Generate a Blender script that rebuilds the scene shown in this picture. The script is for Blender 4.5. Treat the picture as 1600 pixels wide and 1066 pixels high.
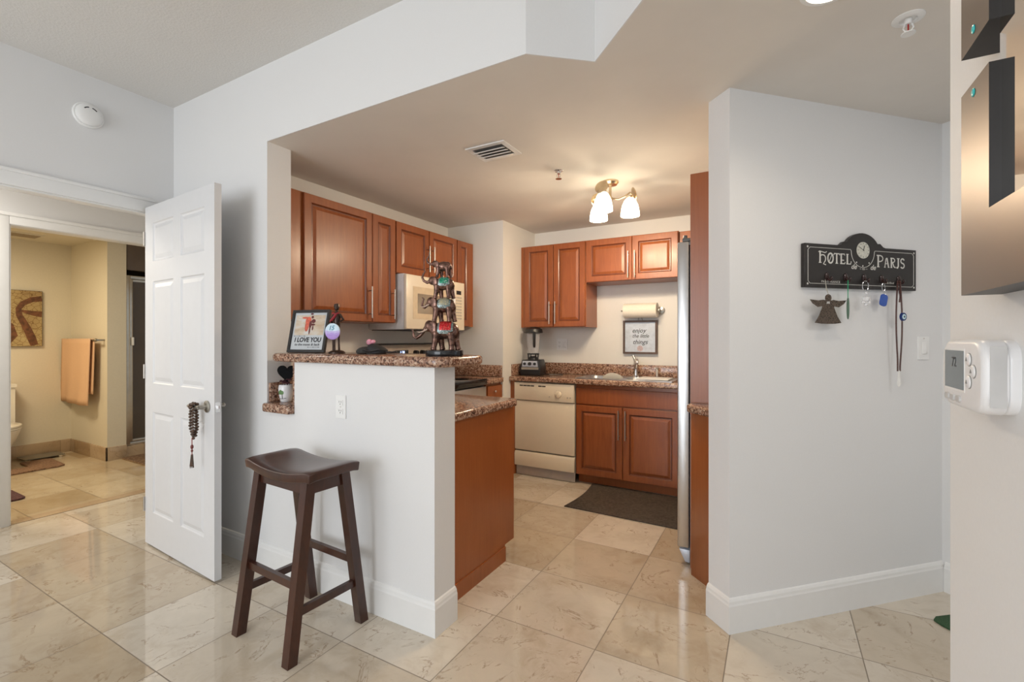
import bpy, bmesh, math, random
from mathutils import Vector, Matrix
random.seed(7)
R = math.radians
scn = bpy.context.scene
for o in list(bpy.data.objects):
    bpy.data.objects.remove(o)
COL = scn.collection

# ------------------------------------------------------------ camera, sky, daylight, exposure
TH = 29.46
cam_d = bpy.data.cameras.new('camera')
cam_d.sensor_width = 36.0
cam_d.lens = 36 * 730.1 / 1600
cam_d.shift_y = (528.6 - 533) / 1600
cam_d.clip_start = 0.02
cam = bpy.data.objects.new('camera', cam_d)
COL.objects.link(cam)
cam.location = (0, 0, 1.32)
cam.rotation_euler = (R(90), 0, R(TH))
scn.camera = cam
scn.view_settings.view_transform = 'Standard'
scn.view_settings.look = 'None'
scn.view_settings.gamma = 1
scn.view_settings.exposure = 0.1
scn.view_settings.use_curve_mapping = False

world = bpy.data.worlds.new('sky')
scn.world = world
world.use_nodes = True
bg = world.node_tree.nodes['Background']
bg.inputs[0].default_value = (0.75, 0.87, 1.0, 1)
bg.inputs[1].default_value = 1.0


def area_light(name, loc, rot, sx, sy, power, color):
    d = bpy.data.lights.new(name, 'AREA')
    d.shape = 'RECTANGLE'
    d.size = sx
    d.size_y = sy
    d.energy = power
    d.color = color
    o = bpy.data.objects.new(name, d)
    o.location = loc
    o.rotation_euler = rot
    COL.objects.link(o)
    return o


def point_light(name, loc, power, color, r=0.03):
    d = bpy.data.lights.new(name, 'POINT')
    d.energy = power
    d.color = color
    d.shadow_soft_size = r
    o = bpy.data.objects.new(name, d)
    o.location = loc
    COL.objects.link(o)
    return o


WARM = (1.0, 0.80, 0.57)
# daylight through the two tall windows of the living room, behind the camera
area_light('window_daylight', (-1.85, -3.96, 1.45), (R(90), 0, 0), 2.6, 2.3, 98, (0.93, 0.965, 1.0))
area_light('living_room_fill_light', (-1.7, -1.2, 2.87), (0, 0, 0), 1.0, 1.0, 9, (1.0, 0.96, 0.91))  # added to raise the fill in the room, not a real fitting

# ------------------------------------------------------------ helpers
MW = {}


def bm_new():
    return bmesh.new()


def box(bm, x0, x1, y0, y1, z0, z1, M=None, mi=0):
    vs = [Vector((x, y, z)) for x in (x0, x1) for y in (y0, y1) for z in (z0, z1)]
    if M is not None:
        vs = [M @ v for v in vs]
    v = [bm.verts.new(p) for p in vs]
    for f in ((0, 1, 3, 2), (4, 6, 7, 5), (0, 4, 5, 1), (2, 3, 7, 6), (0, 2, 6, 4), (1, 5, 7, 3)):
        fc = bm.faces.new([v[i] for i in f])
        fc.material_index = mi
    return bm


def prism(bm, pts, a, b, axis='z', mi=0, M=None):
    """polygon pts in the plane across axis, extruded from a to b"""
    def mk(p, t):
        v = {'z': (p[0], p[1], t), 'y': (p[0], t, p[1]), 'x': (t, p[0], p[1])}[axis]
        v = Vector(v)
        return M @ v if M is not None else v
    lo = [bm.verts.new(mk(p, a)) for p in pts]
    hi = [bm.verts.new(mk(p, b)) for p in pts]
    n = len(pts)
    fs = [bm.faces.new(lo[::-1]), bm.faces.new(hi)]
    for i in range(n):
        fs.append(bm.faces.new((lo[i], lo[(i + 1) % n], hi[(i + 1) % n], hi[i])))
    for f in fs:
        f.material_index = mi
    bmesh.ops.recalc_face_normals(bm, faces=fs)
    return bm


def frame_of(d):
    d = d.normalized()
    u = d.orthogonal().normalized() if abs(d.z) > 0.99 else d.cross(Vector((0, 0, 1))).normalized()
    return u, d.cross(u).normalized()


def tube(bm, pts, rs, seg=12, caps=True, mi=0, closed=False):
    pts = [Vector(p) for p in pts]
    if not hasattr(rs, '__len__'):
        rs = [rs] * len(pts)
    rings = []
    n = len(pts)
    u = None
    for i, p in enumerate(pts):
        if closed:
            d = pts[(i + 1) % n] - pts[i - 1]
        else:
            d = pts[min(i + 1, n - 1)] - pts[max(i - 1, 0)]
        d.normalize()
        if u is None:
            u, w = frame_of(d)
        else:
            u = (u - d * u.dot(d)).normalized()
            w = d.cross(u).normalized()
        rings.append([bm.verts.new(p + (u * math.cos(2 * math.pi * k / seg) + w * math.sin(2 * math.pi * k / seg)) * rs[i]) for k in range(seg)])
    fs = []
    for i in range(n if closed else n - 1):
        a, b = rings[i], rings[(i + 1) % n]
        for k in range(seg):
            fs.append(bm.faces.new((a[k], a[(k + 1) % seg], b[(k + 1) % seg], b[k])))
    if caps and not closed:
        fs.append(bm.faces.new(rings[0][::-1]))
        fs.append(bm.faces.new(rings[-1]))
    for f in fs:
        f.material_index = mi
    return bm


def lathe(bm, prof, c=(0, 0, 0), seg=32, M=None, mi=0, closed=False):
    """prof: (radius, z) pairs"""
    rings = []
    for r, z in prof:
        ring = []
        for k in range(seg):
            a = 2 * math.pi * k / seg
            v = Vector((c[0] + max(r, 1e-5) * math.cos(a), c[1] + max(r, 1e-5) * math.sin(a), c[2] + z))
            ring.append(bm.verts.new(M @ v if M is not None else v))
        rings.append(ring)
    fs = []
    for i in range(len(rings) - 1):
        a, b = rings[i], rings[i + 1]
        for k in range(seg):
            fs.append(bm.faces.new((a[k], a[(k + 1) % seg], b[(k + 1) % seg], b[k])))
    fs.append(bm.faces.new(rings[0][::-1]))
    fs.append(bm.faces.new(rings[-1]))
    for f in fs:
        f.material_index = mi
    return bm


def ellip(bm, c, r, rot=None, seg=16, mi=0):
    M = Matrix.Translation(Vector(c)) @ (rot.to_4x4() if rot is not None else Matrix.Identity(4)) @ Matrix.Diagonal((r[0], r[1], r[2], 1))
    before = set(bm.faces)
    bmesh.ops.create_uvsphere(bm, u_segments=seg, v_segments=max(6, seg // 2), radius=1, matrix=M)
    for f in bm.faces:
        if f not in before:
            f.material_index = mi
    return bm


def obj(name, bm, mats, parent=None, W=False, bevel=0.0, bseg=2, smooth=False, weld=False):
    """link a bmesh as ONE mesh object. W: vertices are in world coordinates."""
    if weld:
        bmesh.ops.remove_doubles(bm, verts=bm.verts, dist=1e-5)
    me = bpy.data.meshes.new(name)
    if not isinstance(mats, (list, tuple)):
        mats = [mats]
    o = bpy.data.objects.new(name, me)
    COL.objects.link(o)
    m = Matrix.Identity(4)
    if parent is not None:
        o.parent = parent
        pm = MW.get(parent.name, Matrix.Identity(4))
        if W:
            bmesh.ops.transform(bm, matrix=pm.inverted(), verts=bm.verts)
        m = pm
    elif bm.verts:
        xs = [v.co.x for v in bm.verts]
        ys = [v.co.y for v in bm.verts]
        zs = [v.co.z for v in bm.verts]
        c = Vector(((min(xs) + max(xs)) / 2, (min(ys) + max(ys)) / 2, min(zs)))
        bmesh.ops.translate(bm, vec=-c, verts=bm.verts)
        o.location = c
        m = Matrix.Translation(c)
    MW[o.name] = m
    if bevel > 0:
        sharp = [e for e in bm.edges if len(e.link_faces) == 2 and e.calc_face_angle(0) > 0.6]
        bmesh.ops.bevel(bm, geom=sharp, offset=bevel, segments=bseg, affect='EDGES', clamp_overlap=True, profile=0.5)
    bm.to_mesh(me)
    bm.free()
    for mt in mats:
        me.materials.append(mt)
    if smooth or bevel > 0:
        for p in me.polygons:
            p.use_smooth = True
        try:
            me.set_sharp_from_angle(angle=R(40))
        except Exception:
            pass
    return o


def tag(o, label, cat, group=None):
    o['label'] = label
    o['category'] = cat
    if group:
        o['group'] = group
    return o


def thing(name, label, cat, loc=(0, 0, 0), rotz=0.0, group=None):
    o = bpy.data.objects.new(name, None)
    o.empty_display_size = 0.05
    COL.objects.link(o)
    o.location = loc
    o.rotation_euler = (0, 0, R(rotz))
    MW[o.name] = Matrix.Translation(Vector(loc)) @ Matrix.Rotation(R(rotz), 4, 'Z')
    return tag(o, label, cat, group)


def struct(name, bm, m, parent=None, **k):
    o = obj(name, bm, m, parent, **k)
    if parent is None:
        o['kind'] = 'structure'
    return o


def relabel(o, s):
    o['label'] = s
    return o


def copy_thing(root, loc, rotz=None):
    r = root.copy()
    COL.objects.link(r)
    r.location = loc
    if rotz is not None:
        r.rotation_euler = (0, 0, R(rotz))
    for ch in list(root.children):
        c = ch.copy()
        COL.objects.link(c)
        c.parent = r
        for g in list(ch.children):
            d = g.copy()
            COL.objects.link(d)
            d.parent = c
    return r


def text(name, s, size, M, mat, parent, extrude=0.0006, offset=0.0, shear=0.0, align='CENTER', space=1.0, sx=1.0):
    cu = bpy.data.curves.new(name, 'FONT')
    cu.body = s
    cu.size = size
    cu.extrude = extrude
    cu.offset = offset
    cu.shear = shear
    cu.align_x = align
    cu.align_y = 'CENTER'
    cu.space_character = space
    cu.resolution_u = 3
    cu.materials.append(mat)
    tmp = bpy.data.objects.new(name + '_outline', cu)
    COL.objects.link(tmp)
    me = bpy.data.meshes.new_from_object(tmp.evaluated_get(bpy.context.evaluated_depsgraph_get()))
    bpy.data.objects.remove(tmp)
    o = bpy.data.objects.new(name, me)
    COL.objects.link(o)
    o.parent = parent
    o.matrix_local = M @ Matrix.Diagonal((sx, 1, 1, 1))
    return o


def front(x, y, z, tilt=0.0):
    """matrix whose text faces local -Y at a point"""
    return Matrix.Translation((x, y, z)) @ Matrix.Rotation(R(90 - tilt), 4, 'X')


# ------------------------------------------------------------ materials
def mat_new(name):
    m = bpy.data.materials.new(name)
    m.use_nodes = True
    nt = m.node_tree
    b = nt.nodes['Principled BSDF']
    return m, nt, b


def setp(b, color=None, rough=None, metal=None, spec=None, **k):
    if color is not None:
        b.inputs['Base Color'].default_value = (*color, 1)
    if rough is not None:
        b.inputs['Roughness'].default_value = rough
    if metal is not None:
        b.inputs['Metallic'].default_value = metal
    if spec is not None:
        b.inputs['Specular IOR Level'].default_value = spec
    for kk, v in k.items():
        b.inputs[kk.replace('_', ' ')].default_value = v


def coords(nt, scale=(1, 1, 1), kind='Object'):
    tc = nt.nodes.new('ShaderNodeTexCoord')
    mp = nt.nodes.new('ShaderNodeMapping')
    mp.inputs['Scale'].default_value = scale
    nt.links.new(tc.outputs[kind], mp.inputs[0])
    return mp


def ramp(nt, fac, stops, interp='LINEAR'):
    r = nt.nodes.new('ShaderNodeValToRGB')
    r.color_ramp.interpolation = interp
    e = r.color_ramp.elements
    while len(e) > 1:
        e.remove(e[-1])
    e[0].position = stops[0][0]
    e[0].color = (*stops[0][1], 1)
    for p, c in stops[1:]:
        n = e.new(p)
        n.color = (*c, 1)
    nt.links.new(fac, r.inputs[0])
    return r


def noise(nt, mp, scale, detail=4, rough=0.55, dist=0.0):
    n = nt.nodes.new('ShaderNodeTexNoise')
    n.inputs['Scale'].default_value = scale
    n.inputs['Detail'].default_value = detail
    n.inputs['Roughness'].default_value = rough
    n.inputs['Distortion'].default_value = dist
    nt.links.new(mp.outputs[0], n.inputs['Vector'])
    return n


def bump(nt, b, height, strength=0.2, dist=0.002):
    bp = nt.nodes.new('ShaderNodeBump')
    bp.inputs['Strength'].default_value = strength
    bp.inputs['Distance'].default_value = dist
    nt.links.new(height, bp.inputs['Height'])
    nt.links.new(bp.outputs[0], b.inputs['Normal'])


def simple(name, color, rough=0.5, metal=0.0, spec=0.5, var=0.06, nscale=20, bmp=0.0, bd=0.001, **k):
    """flat colour with a slight procedural variation"""
    m, nt, b = mat_new(name)
    setp(b, color, rough, metal, spec, **k)
    mp = coords(nt)
    n = noise(nt, mp, nscale, 3)
    lo = tuple(c * (1 - var) for c in color)
    hi = tuple(min(1, c * (1 + var)) for c in color)
    r = ramp(nt, n.outputs[0], [(0.3, lo), (0.7, hi)])
    nt.links.new(r.outputs[0], b.inputs['Base Color'])
    if bmp:
        bump(nt, b, n.outputs[0], bmp, bd)
    return m


def emis(name, color, strength):
    m, nt, b = mat_new(name)
    setp(b, color, 0.4)
    b.inputs['Emission Color'].default_value = (*color, 1)
    b.inputs['Emission Strength'].default_value = strength
    return m


WALL = simple('wall_paint', (0.775, 0.775, 0.775), 0.55, var=0.01, nscale=160, bmp=0.10, bd=0.001, spec=0.3)
KWALL = simple('kitchen_wall_paint', (0.79, 0.78, 0.75), 0.5, var=0.01, nscale=160, bmp=0.10, bd=0.001, spec=0.3)
BWALL = simple('bathroom_lamplit_paint', (0.72, 0.66, 0.53), 0.5, var=0.02, nscale=60, spec=0.3)  # cream tint carries some of the warm lamplight on white walls
TRIM = simple('white_trim', (0.82, 0.82, 0.81), 0.35, var=0.01)
DOORW = simple('white_door_paint', (0.68, 0.685, 0.70), 0.35, var=0.01)
CEIL = simple('textured_ceiling', (0.76, 0.745, 0.72), 0.85, var=0.03, nscale=90, bmp=0.6, bd=0.004, spec=0.1)
KCEIL = simple('smooth_ceiling', (0.77, 0.73, 0.68), 0.7, var=0.02, nscale=4, bmp=0.1, bd=0.004, spec=0.2)
CHROME = simple('polished_chrome', (0.75, 0.75, 0.76), 0.12, 1.0, var=0.02)
NICKEL = simple('brushed_nickel', (0.46, 0.43, 0.39), 0.30, 1.0, var=0.05)
STEEL = simple('stainless_steel', (0.60, 0.61, 0.63), 0.28, 1.0, var=0.04, nscale=8)
PEWTER = simple('dark_nickel', (0.36, 0.34, 0.30), 0.3, 1.0, var=0.08)
BLACK = simple('black_plastic', (0.012, 0.012, 0.013), 0.35, var=0.1)
BLACKM = simple('matte_black', (0.02, 0.02, 0.022), 0.6, var=0.1)
BGLASS = simple('black_glass', (0.006, 0.006, 0.008), 0.06, var=0.05)
BISQUE = simple('bisque_enamel', (0.82, 0.72, 0.57), 0.3, var=0.01)
BISQ2 = simple('bisque_grey_plastic', (0.50, 0.45, 0.38), 0.45, var=0.03)
WHITEP = simple('white_plastic', (0.85, 0.85, 0.84), 0.35, var=0.01)
PORC = simple('porcelain', (0.80, 0.76, 0.66), 0.15, var=0.01)
PAPER = simple('paper_roll', (0.86, 0.80, 0.70), 0.8, var=0.02, nscale=60)
ESPRESSO_DARK = (0.040, 0.017, 0.012)


def wood(name, dark, light, scale=(14, 14, 1.3), rough=0.32, nscale=3.0, bm_=0.02, coat=0.2):
    m, nt, b = mat_new(name)
    setp(b, light, rough, 0, 0.5)
    b.inputs['Coat Weight'].default_value = coat
    b.inputs['Coat Roughness'].default_value = 0.2
    mp = coords(nt, scale)
    n = noise(nt, mp, nscale, 8, 0.6, 0.6)
    mp2 = coords(nt, (1.5, 1.5, 0.8))
    n2 = noise(nt, mp2, 2.2, 3)
    mx = nt.nodes.new('ShaderNodeMath')
    mx.operation = 'MULTIPLY_ADD'
    mx.inputs[1].default_value = 0.55
    nt.links.new(n.outputs[0], mx.inputs[0])
    m2 = nt.nodes.new('ShaderNodeMath')
    m2.operation = 'MULTIPLY'
    m2.inputs[1].default_value = 0.45
    nt.links.new(n2.outputs[0], m2.inputs[0])
    nt.links.new(m2.outputs[0], mx.inputs[2])
    r = ramp(nt, mx.outputs[0], [(0.28, dark), (0.52, tuple((a + c) / 2 for a, c in zip(dark, light))), (0.72, light)])
    nt.links.new(r.outputs[0], b.inputs['Base Color'])
    if bm_:
        bump(nt, b, n.outputs[0], bm_, 0.001)
    return m


CHERRY = wood('cherry_wood', (0.20, 0.048, 0.012), (0.37, 0.110, 0.030), rough=0.38, coat=0.1)
CHERRYP = wood('cherry_panel', (0.27, 0.074, 0.018), (0.37, 0.112, 0.030), scale=(22, 22, 0.9), nscale=4)
CHERRYG = wood('cherry_groove', (0.11, 0.026, 0.008), (0.20, 0.05, 0.015))  # darker tone for the grooves of the doors
ESPRESSO = wood('espresso_wood', (0.024, 0.007, 0.004), (0.080, 0.024, 0.012), scale=(14, 14, 4), rough=0.30, nscale=2.5, coat=0.2)
FRAMEB = simple('frame_black_wood', (0.018, 0.016, 0.015), 0.4, var=0.2)
FRAMEG = simple('frame_brown_wood', (0.10, 0.06, 0.045), 0.5, var=0.2)


def granite():
    m, nt, b = mat_new('speckled_granite')
    setp(b, (0.3, 0.18, 0.12), 0.14, 0, 0.5)
    mp = coords(nt)
    v = nt.nodes.new('ShaderNodeTexVoronoi')
    v.inputs['Scale'].default_value = 135
    nt.links.new(mp.outputs[0], v.inputs['Vector'])
    sep = nt.nodes.new('ShaderNodeSeparateColor')
    nt.links.new(v.outputs['Color'], sep.inputs[0])
    n = noise(nt, mp, 55, 6, 0.75)
    ad = nt.nodes.new('ShaderNodeMath')
    ad.operation = 'MULTIPLY_ADD'
    ad.inputs[1].default_value = 0.32
    nt.links.new(sep.outputs[0], ad.inputs[0])
    m2 = nt.nodes.new('ShaderNodeMath')
    m2.operation = 'MULTIPLY'
    m2.inputs[1].default_value = 0.72
    nt.links.new(n.outputs[0], m2.inputs[0])
    nt.links.new(m2.outputs[0], ad.inputs[2])
    r = ramp(nt, ad.outputs[0], [(0.32, (0.035, 0.02, 0.015)), (0.41, (0.14, 0.065, 0.042)), (0.50, (0.30, 0.155, 0.10)),
                                 (0.60, (0.44, 0.27, 0.185)), (0.72, (0.60, 0.46, 0.35))])
    nt.links.new(r.outputs[0], b.inputs['Base Color'])
    return m


GRANITE = granite()


def marble(name, tile, ox, oy, base, tint, joint=True, rough=0.10):
    """cream marble tiles: per-tile tone, veins, thin joints; in the coordinates of the floor itself"""
    m, nt, b = mat_new(name)
    setp(b, base, rough, 0, 0.5)
    L = nt.links.new
    tc = nt.nodes.new('ShaderNodeNewGeometry')
    sep = nt.nodes.new('ShaderNodeSeparateXYZ')
    L(tc.outputs['Position'], sep.inputs[0])

    def math_(op, a, c=None, d=None):
        n = nt.nodes.new('ShaderNodeMath')
        n.operation = op
        for i, s in enumerate((a, c, d)):
            if s is None:
                continue
            if hasattr(s, 'links'):
                L(s, n.inputs[i])
            else:
                n.inputs[i].default_value = s
        return n.outputs[0]
    u = math_('DIVIDE', math_('SUBTRACT', sep.outputs[0], ox), tile)
    v = math_('DIVIDE', math_('SUBTRACT', sep.outputs[1], oy), tile)
    fu, fv = math_('FLOOR', u), math_('FLOOR', v)
    cb = nt.nodes.new('ShaderNodeCombineXYZ')
    L(fu, cb.inputs[0])
    L(fv, cb.inputs[1])
    wn = nt.nodes.new('ShaderNodeTexWhiteNoise')
    wn.noise_dimensions = '3D'
    L(cb.outputs[0], wn.inputs['Vector'])
    # veins, shifted per tile
    vm = nt.nodes.new('ShaderNodeVectorMath')
    vm.operation = 'MULTIPLY_ADD'
    vm.inputs[1].default_value = (7, 7, 7)
    L(wn.outputs['Color'], vm.inputs[0])
    L(tc.outputs['Position'], vm.inputs[2])

    class S:
        outputs = [vm.outputs[0]]
    big = noise(nt, S, 2.6, 5, 0.6, 0.6)
    small = noise(nt, S, 9.0, 8, 0.65, 1.2)
    # thin crack-like veins: distance from 0.5 of a distorted noise
    vn = noise(nt, S, 3.2, 7, 0.62, 0.9)
    dd = math_('ABSOLUTE', math_('SUBTRACT', vn.outputs[0], 0.5))
    vein = math_('SUBTRACT', 1.0, math_('MINIMUM', math_('MULTIPLY', dd, 75.0), 1.0))
    veinm = math_('MULTIPLY', vein, math_('MINIMUM', math_('MAXIMUM', math_('MULTIPLY', math_('SUBTRACT', small.outputs[0], 0.47), 8.0), 0.0), 1.0))
    r1 = ramp(nt, math_('ADD', math_('MULTIPLY', big.outputs[0], 0.6), math_('MULTIPLY', small.outputs[0], 0.4)),
              [(0.32, tint), (0.50, base), (0.70, tuple(min(1, c * 1.10) for c in base))])
    mixt = nt.nodes.new('ShaderNodeMix')
    mixt.data_type = 'RGBA'
    mixt.blend_type = 'MULTIPLY'
    tr = ramp(nt, wn.outputs['Value'], [(0.0, (0.74, 0.66, 0.55)), (0.3, (0.88, 0.84, 0.78)), (0.6, (0.97, 0.96, 0.94)), (1.0, (1.03, 1.02, 1.0))])
    mixt.inputs[0].default_value = 1.0
    L(r1.outputs[0], mixt.inputs[6])
    L(tr.outputs[0], mixt.inputs[7])
    mixv = nt.nodes.new('ShaderNodeMix')
    mixv.data_type = 'RGBA'
    L(math_('MULTIPLY', veinm, 0.75), mixv.inputs[0])
    L(mixt.outputs[2], mixv.inputs[6])
    mixv.inputs[7].default_value = (0.26, 0.165, 0.095, 1)
    # joints
    eu = math_('MULTIPLY', math_('ABSOLUTE', math_('SUBTRACT', math_('SUBTRACT', u, fu), 0.5)), 2.0)
    ev = math_('MULTIPLY', math_('ABSOLUTE', math_('SUBTRACT', math_('SUBTRACT', v, fv), 0.5)), 2.0)
    jm = math_('GREATER_THAN', math_('MAXIMUM', eu, ev), 1 - 0.0022 * 2 / tile)
    mixj = nt.nodes.new('ShaderNodeMix')
    mixj.data_type = 'RGBA'
    L(math_('MULTIPLY', jm, 0.8), mixj.inputs[0])
    L(mixv.outputs[2], mixj.inputs[6])
    mixj.inputs[7].default_value = (0.16, 0.12, 0.085, 1)
    L(mixj.outputs[2], b.inputs['Base Color'])
    L(math_('ADD', rough, math_('MULTIPLY', jm, 0.4)), b.inputs['Roughness'])
    return m


FLOOR = marble('marble_floor_tiles', 0.4895, -1.157, 0.917, (0.64, 0.58, 0.495), (0.52, 0.44, 0.345), rough=0.045)
BFLOOR = marble('bathroom_marble_tiles', 0.44, -6.2, 1.25, (0.60, 0.50, 0.36), (0.50, 0.39, 0.25))
BTILE = marble('marble_skirting', 0.44, -6.2, 1.25, (0.50, 0.38, 0.26), (0.42, 0.30, 0.19), rough=0.2)
SHOWER = simple('dark_shower_tile', (0.12, 0.085, 0.06), 0.35, var=0.15, nscale=6)

# ------------------------------------------------------------ room shell
HC, KC = 2.885, 2.445          # living-room and kitchen ceiling heights
YA, YB = 1.635, 1.785          # front and back of the wall between living room and kitchen

struct('floor', box(bm_new(), -4.72, 3.2, -4.15, 4.7, -0.08, 0), FLOOR)
struct('floor_bathroom', box(bm_new(), -8.0, -4.72, -0.2, 3.6, -0.08, 0), BFLOOR)
struct('ceiling', box(bm_new(), -3.70, 0.40, -4.15, 1.78, HC, HC + 0.08), CEIL)
struct('trim_threshold', box(bm_new(), -4.80, -4.70, 1.131, 2.003, 0, 0.004), BTILE)

bm = bm_new()
prism(bm, [(-3.10, 1.655), (-3.10, 1.6411), (-0.8635, 1.6411), (-0.641, 1.8275), (0.262, 0.9265), (3.2, 0.9265), (3.2, 4.7), (-3.10, 4.7)], KC, HC + 0.08)
struct('ceiling_kitchen', bm, KCEIL)
bm = bm_new()
prism(bm, [(-3.565, YA), (-0.861, YA), (-0.641, 1.819), (0.262, 0.918), (0.262, 0.9264), (-0.641, 1.8274), (-0.8635, 1.641), (-3.565, 1.641)], KC, HC)
struct('wall_soffit', bm, WALL)

bm = bm_new()
box(bm, -3.565, -2.529, YA, YB, 0, KC)
box(bm, -2.529, -2.286, YA, YB, 0, 0.905)
box(bm, -2.286, -1.318, YA, YB, 0, 1.188)
box(bm, -3.70, -3.565, 1.655, 1.785, 0, HC)
struct('wall_kitchen_front', bm, WALL)

# left wall of the living room with the door opening
bm = bm_new()
box(bm, -3.64, -3.565, 1.512, 1.655, 0, HC)
box(bm, -3.64, -3.565, 0.55, 1.512, 2.14, HC)
box(bm, -3.64, -3.565, -4.15, 0.55, 0, HC)
struct('wall_left', bm, WALL)
bm = bm_new()
box(bm, -3.565, -3.545, 0.46, 1.60, 2.135, 2.225)
box(bm, -3.565, -3.538, 0.45, 1.61, 2.208, 2.228)
box(bm, -3.645, -3.56, 0.55, 0.565, 0, 2.14)
box(bm, -3.645, -3.56, 1.504, 1.513, 0, 2.14)
box(bm, -3.645, -3.56, 0.55, 1.513, 2.126, 2.14)
box(bm, -3.565, -3.545, 0.46, 0.55, 0, 2.135)
box(bm, -3.565, -3.545, 1.513, 1.60, 0, 2.135)
struct('trim_door_casing', bm, TRIM, bevel=0.004)

# walls behind the camera, with the tall windows
bm = bm_new()
for x0, x1, z0, z1 in ((-3.70, -3.2, 0, HC), (-0.5, 0.40, 0, HC), (-3.2, -0.5, 2.62, HC), (-3.2, -0.5, 0, 0.25)):
    box(bm, x0, x1, -4.15, -4.0, z0, z1)
struct('wall_back', bm, WALL)
bm = bm_new()
for x0, x1, z0, z1 in ((-3.2, -0.5, 0.25, 0.30), (-3.2, -0.5, 2.57, 2.62), (-3.2, -3.15, 0.30, 2.57), (-0.55, -0.5, 0.30, 2.57), (-1.88, -1.82, 0.30, 2.57)):
    box(bm, x0, x1, -4.12, -4.04, z0, z1)
struct('window_1', bm, TRIM)
# short wall at the right edge, with the thermostat and mirror
struct('wall_right', box(bm_new(), 0.26, 0.40, -4.0, 1.066, 0, HC), WALL)

# vestibule between the two doors
bm = bm_new()
box(bm, -4.80, -4.70, -0.2, 1.12, 0, 2.50)
box(bm, -4.80, -4.70, 1.12, 2.005, 2.125, 2.50)
box(bm, -4.80, -4.70, 2.005, 2.30, 0, 2.50)
struct('wall_vestibule', bm, WALL)
bm = bm_new()
box(bm, -4.70, -3.60, 2.10, 2.20, 0, 2.50)
box(bm, -3.64, -3.565, 1.785, 2.10, 0, 2.50)
box(bm, -4.70, -3.64, -0.3, -0.2, 0, 2.50)
struct('wall_vestibule_side', bm, WALL)
struct('ceiling_vestibule', box(bm_new(), -4.80, -3.642, -0.3, 2.2, 2.50, 2.56), KCEIL)
bm = bm_new()
box(bm, -4.70, -4.68, 1.03, 1.12, 0, 2.20)
box(bm, -4.70, -4.68, 1.12, 2.005, 2.122, 2.20)
box(bm, -4.70, -4.672, 1.02, 2.098, 2.18, 2.205)
box(bm, -4.70, -4.68, 2.005, 2.09, 0, 2.20)
box(bm, -4.81, -4.69, 1.118, 1.130, 0, 2.125)
box(bm, -4.81, -4.69, 1.118, 2.005, 2.118, 2.128)
struct('trim_bathroom_casing', bm, TRIM, bevel=0.004)

# bathroom
bm = bm_new()
box(bm, -7.30, -7.20, -0.2, 2.23, 0, 2.40)
struct('wall_bathroom_back', bm, BWALL)
struct('wall_bathroom_towel', box(bm_new(), -7.30, -6.25, 2.23, 2.40, 0, 2.40), BWALL)
bm = bm_new()
box(bm, -7.30, -4.80, -0.3, -0.2, 0, 2.40)
box(bm, -6.25, -4.80, 3.25, 3.35, 0, 2.40)
struct('wall_bathroom_side', bm, BWALL)
struct('ceiling_bathroom', box(bm_new(), -7.60, -4.80, -0.3, 3.4, 2.40, 2.46), BWALL)
bm = bm_new()
box(bm, -7.35, -7.25, 2.40, 3.35, 0, 2.40)
box(bm, -7.25, -6.36, 2.395, 2.41, 0, 2.40)
box(bm, -7.25, -6.25, 3.25, 3.35, 0, 2.40)
struct('wall_shower', bm, SHOWER)
struct('trim_shower_header', box(bm_new(), -6.36, -6.26, 2.41, 3.25, 2.08, 2.40), SHOWER)
struct('trim_shower_curb', box(bm_new(), -6.38, -6.25, 2.40, 3.25, 0, 0.12), BTILE)
bm = bm_new()
box(bm, -7.20, -7.185, -0.2, 2.23, 0, 0.145)
box(bm, -7.185, -6.235, 2.215, 2.23, 0, 0.145)
box(bm, -6.25, -6.235, 2.215, 2.40, 0, 0.145)
struct('baseboard_bathroom', bm, BTILE, bevel=0.002)

# kitchen walls
bm = bm_new()
box(bm, -3.05, -2.92, YB, 3.835, 0, KC)
struct('wall_kitchen_left', bm, KWALL)
struct('wall_kitchen_chase', box(bm_new(), -3.05, -2.265, 3.835, 4.65, 0, KC), KWALL)
struct('wall_kitchen_back', box(bm_new(), -2.265, 0.32, 4.51, 4.65, 0, KC), KWALL)
struct('wall_kitchen_right', box(bm_new(), 0.20, 0.32, 2.90, 4.51, 0, KC), KWALL)

# angled wall with the key rack, and the hall beyond it
C0 = Vector((-0.181, 2.306))
dA = Vector((0.70711, 0.70711))
dB = Vector((-0.70711, 0.70711))
Q = [C0, C0 + dA * 1.33, C0 + dA * 1.33 + dB * 0.14, C0 + dB * 0.14]
bm = bm_new()
prism(bm, [tuple(q) for q in Q], 0, KC)
struct('wall_angled', bm, WALL)
E1 = C0 + dA * 1.33
n2 = -dB
bm = bm_new()
prism(bm, [tuple(E1 + dA * 0.0), tuple(E1 + n2 * 2.2), tuple(E1 + n2 * 2.2 + dA * 0.14), tuple(E1 + dA * 0.14)], 0, KC)
struct('wall_hall', bm, WALL)
bm = bm_new()
box(bm, 0.40, 3.2, 0.78, 0.92, 0, KC)
struct('wall_hall_near', bm, WALL)

# baseboards with a moulded cap
BBP = [(0.0, 0.0), (0.016, 0.0), (0.016, 0.122), (0.013, 0.130), (0.0115, 0.140), (0.006, 0.150), (0.0, 0.154)]


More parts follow.
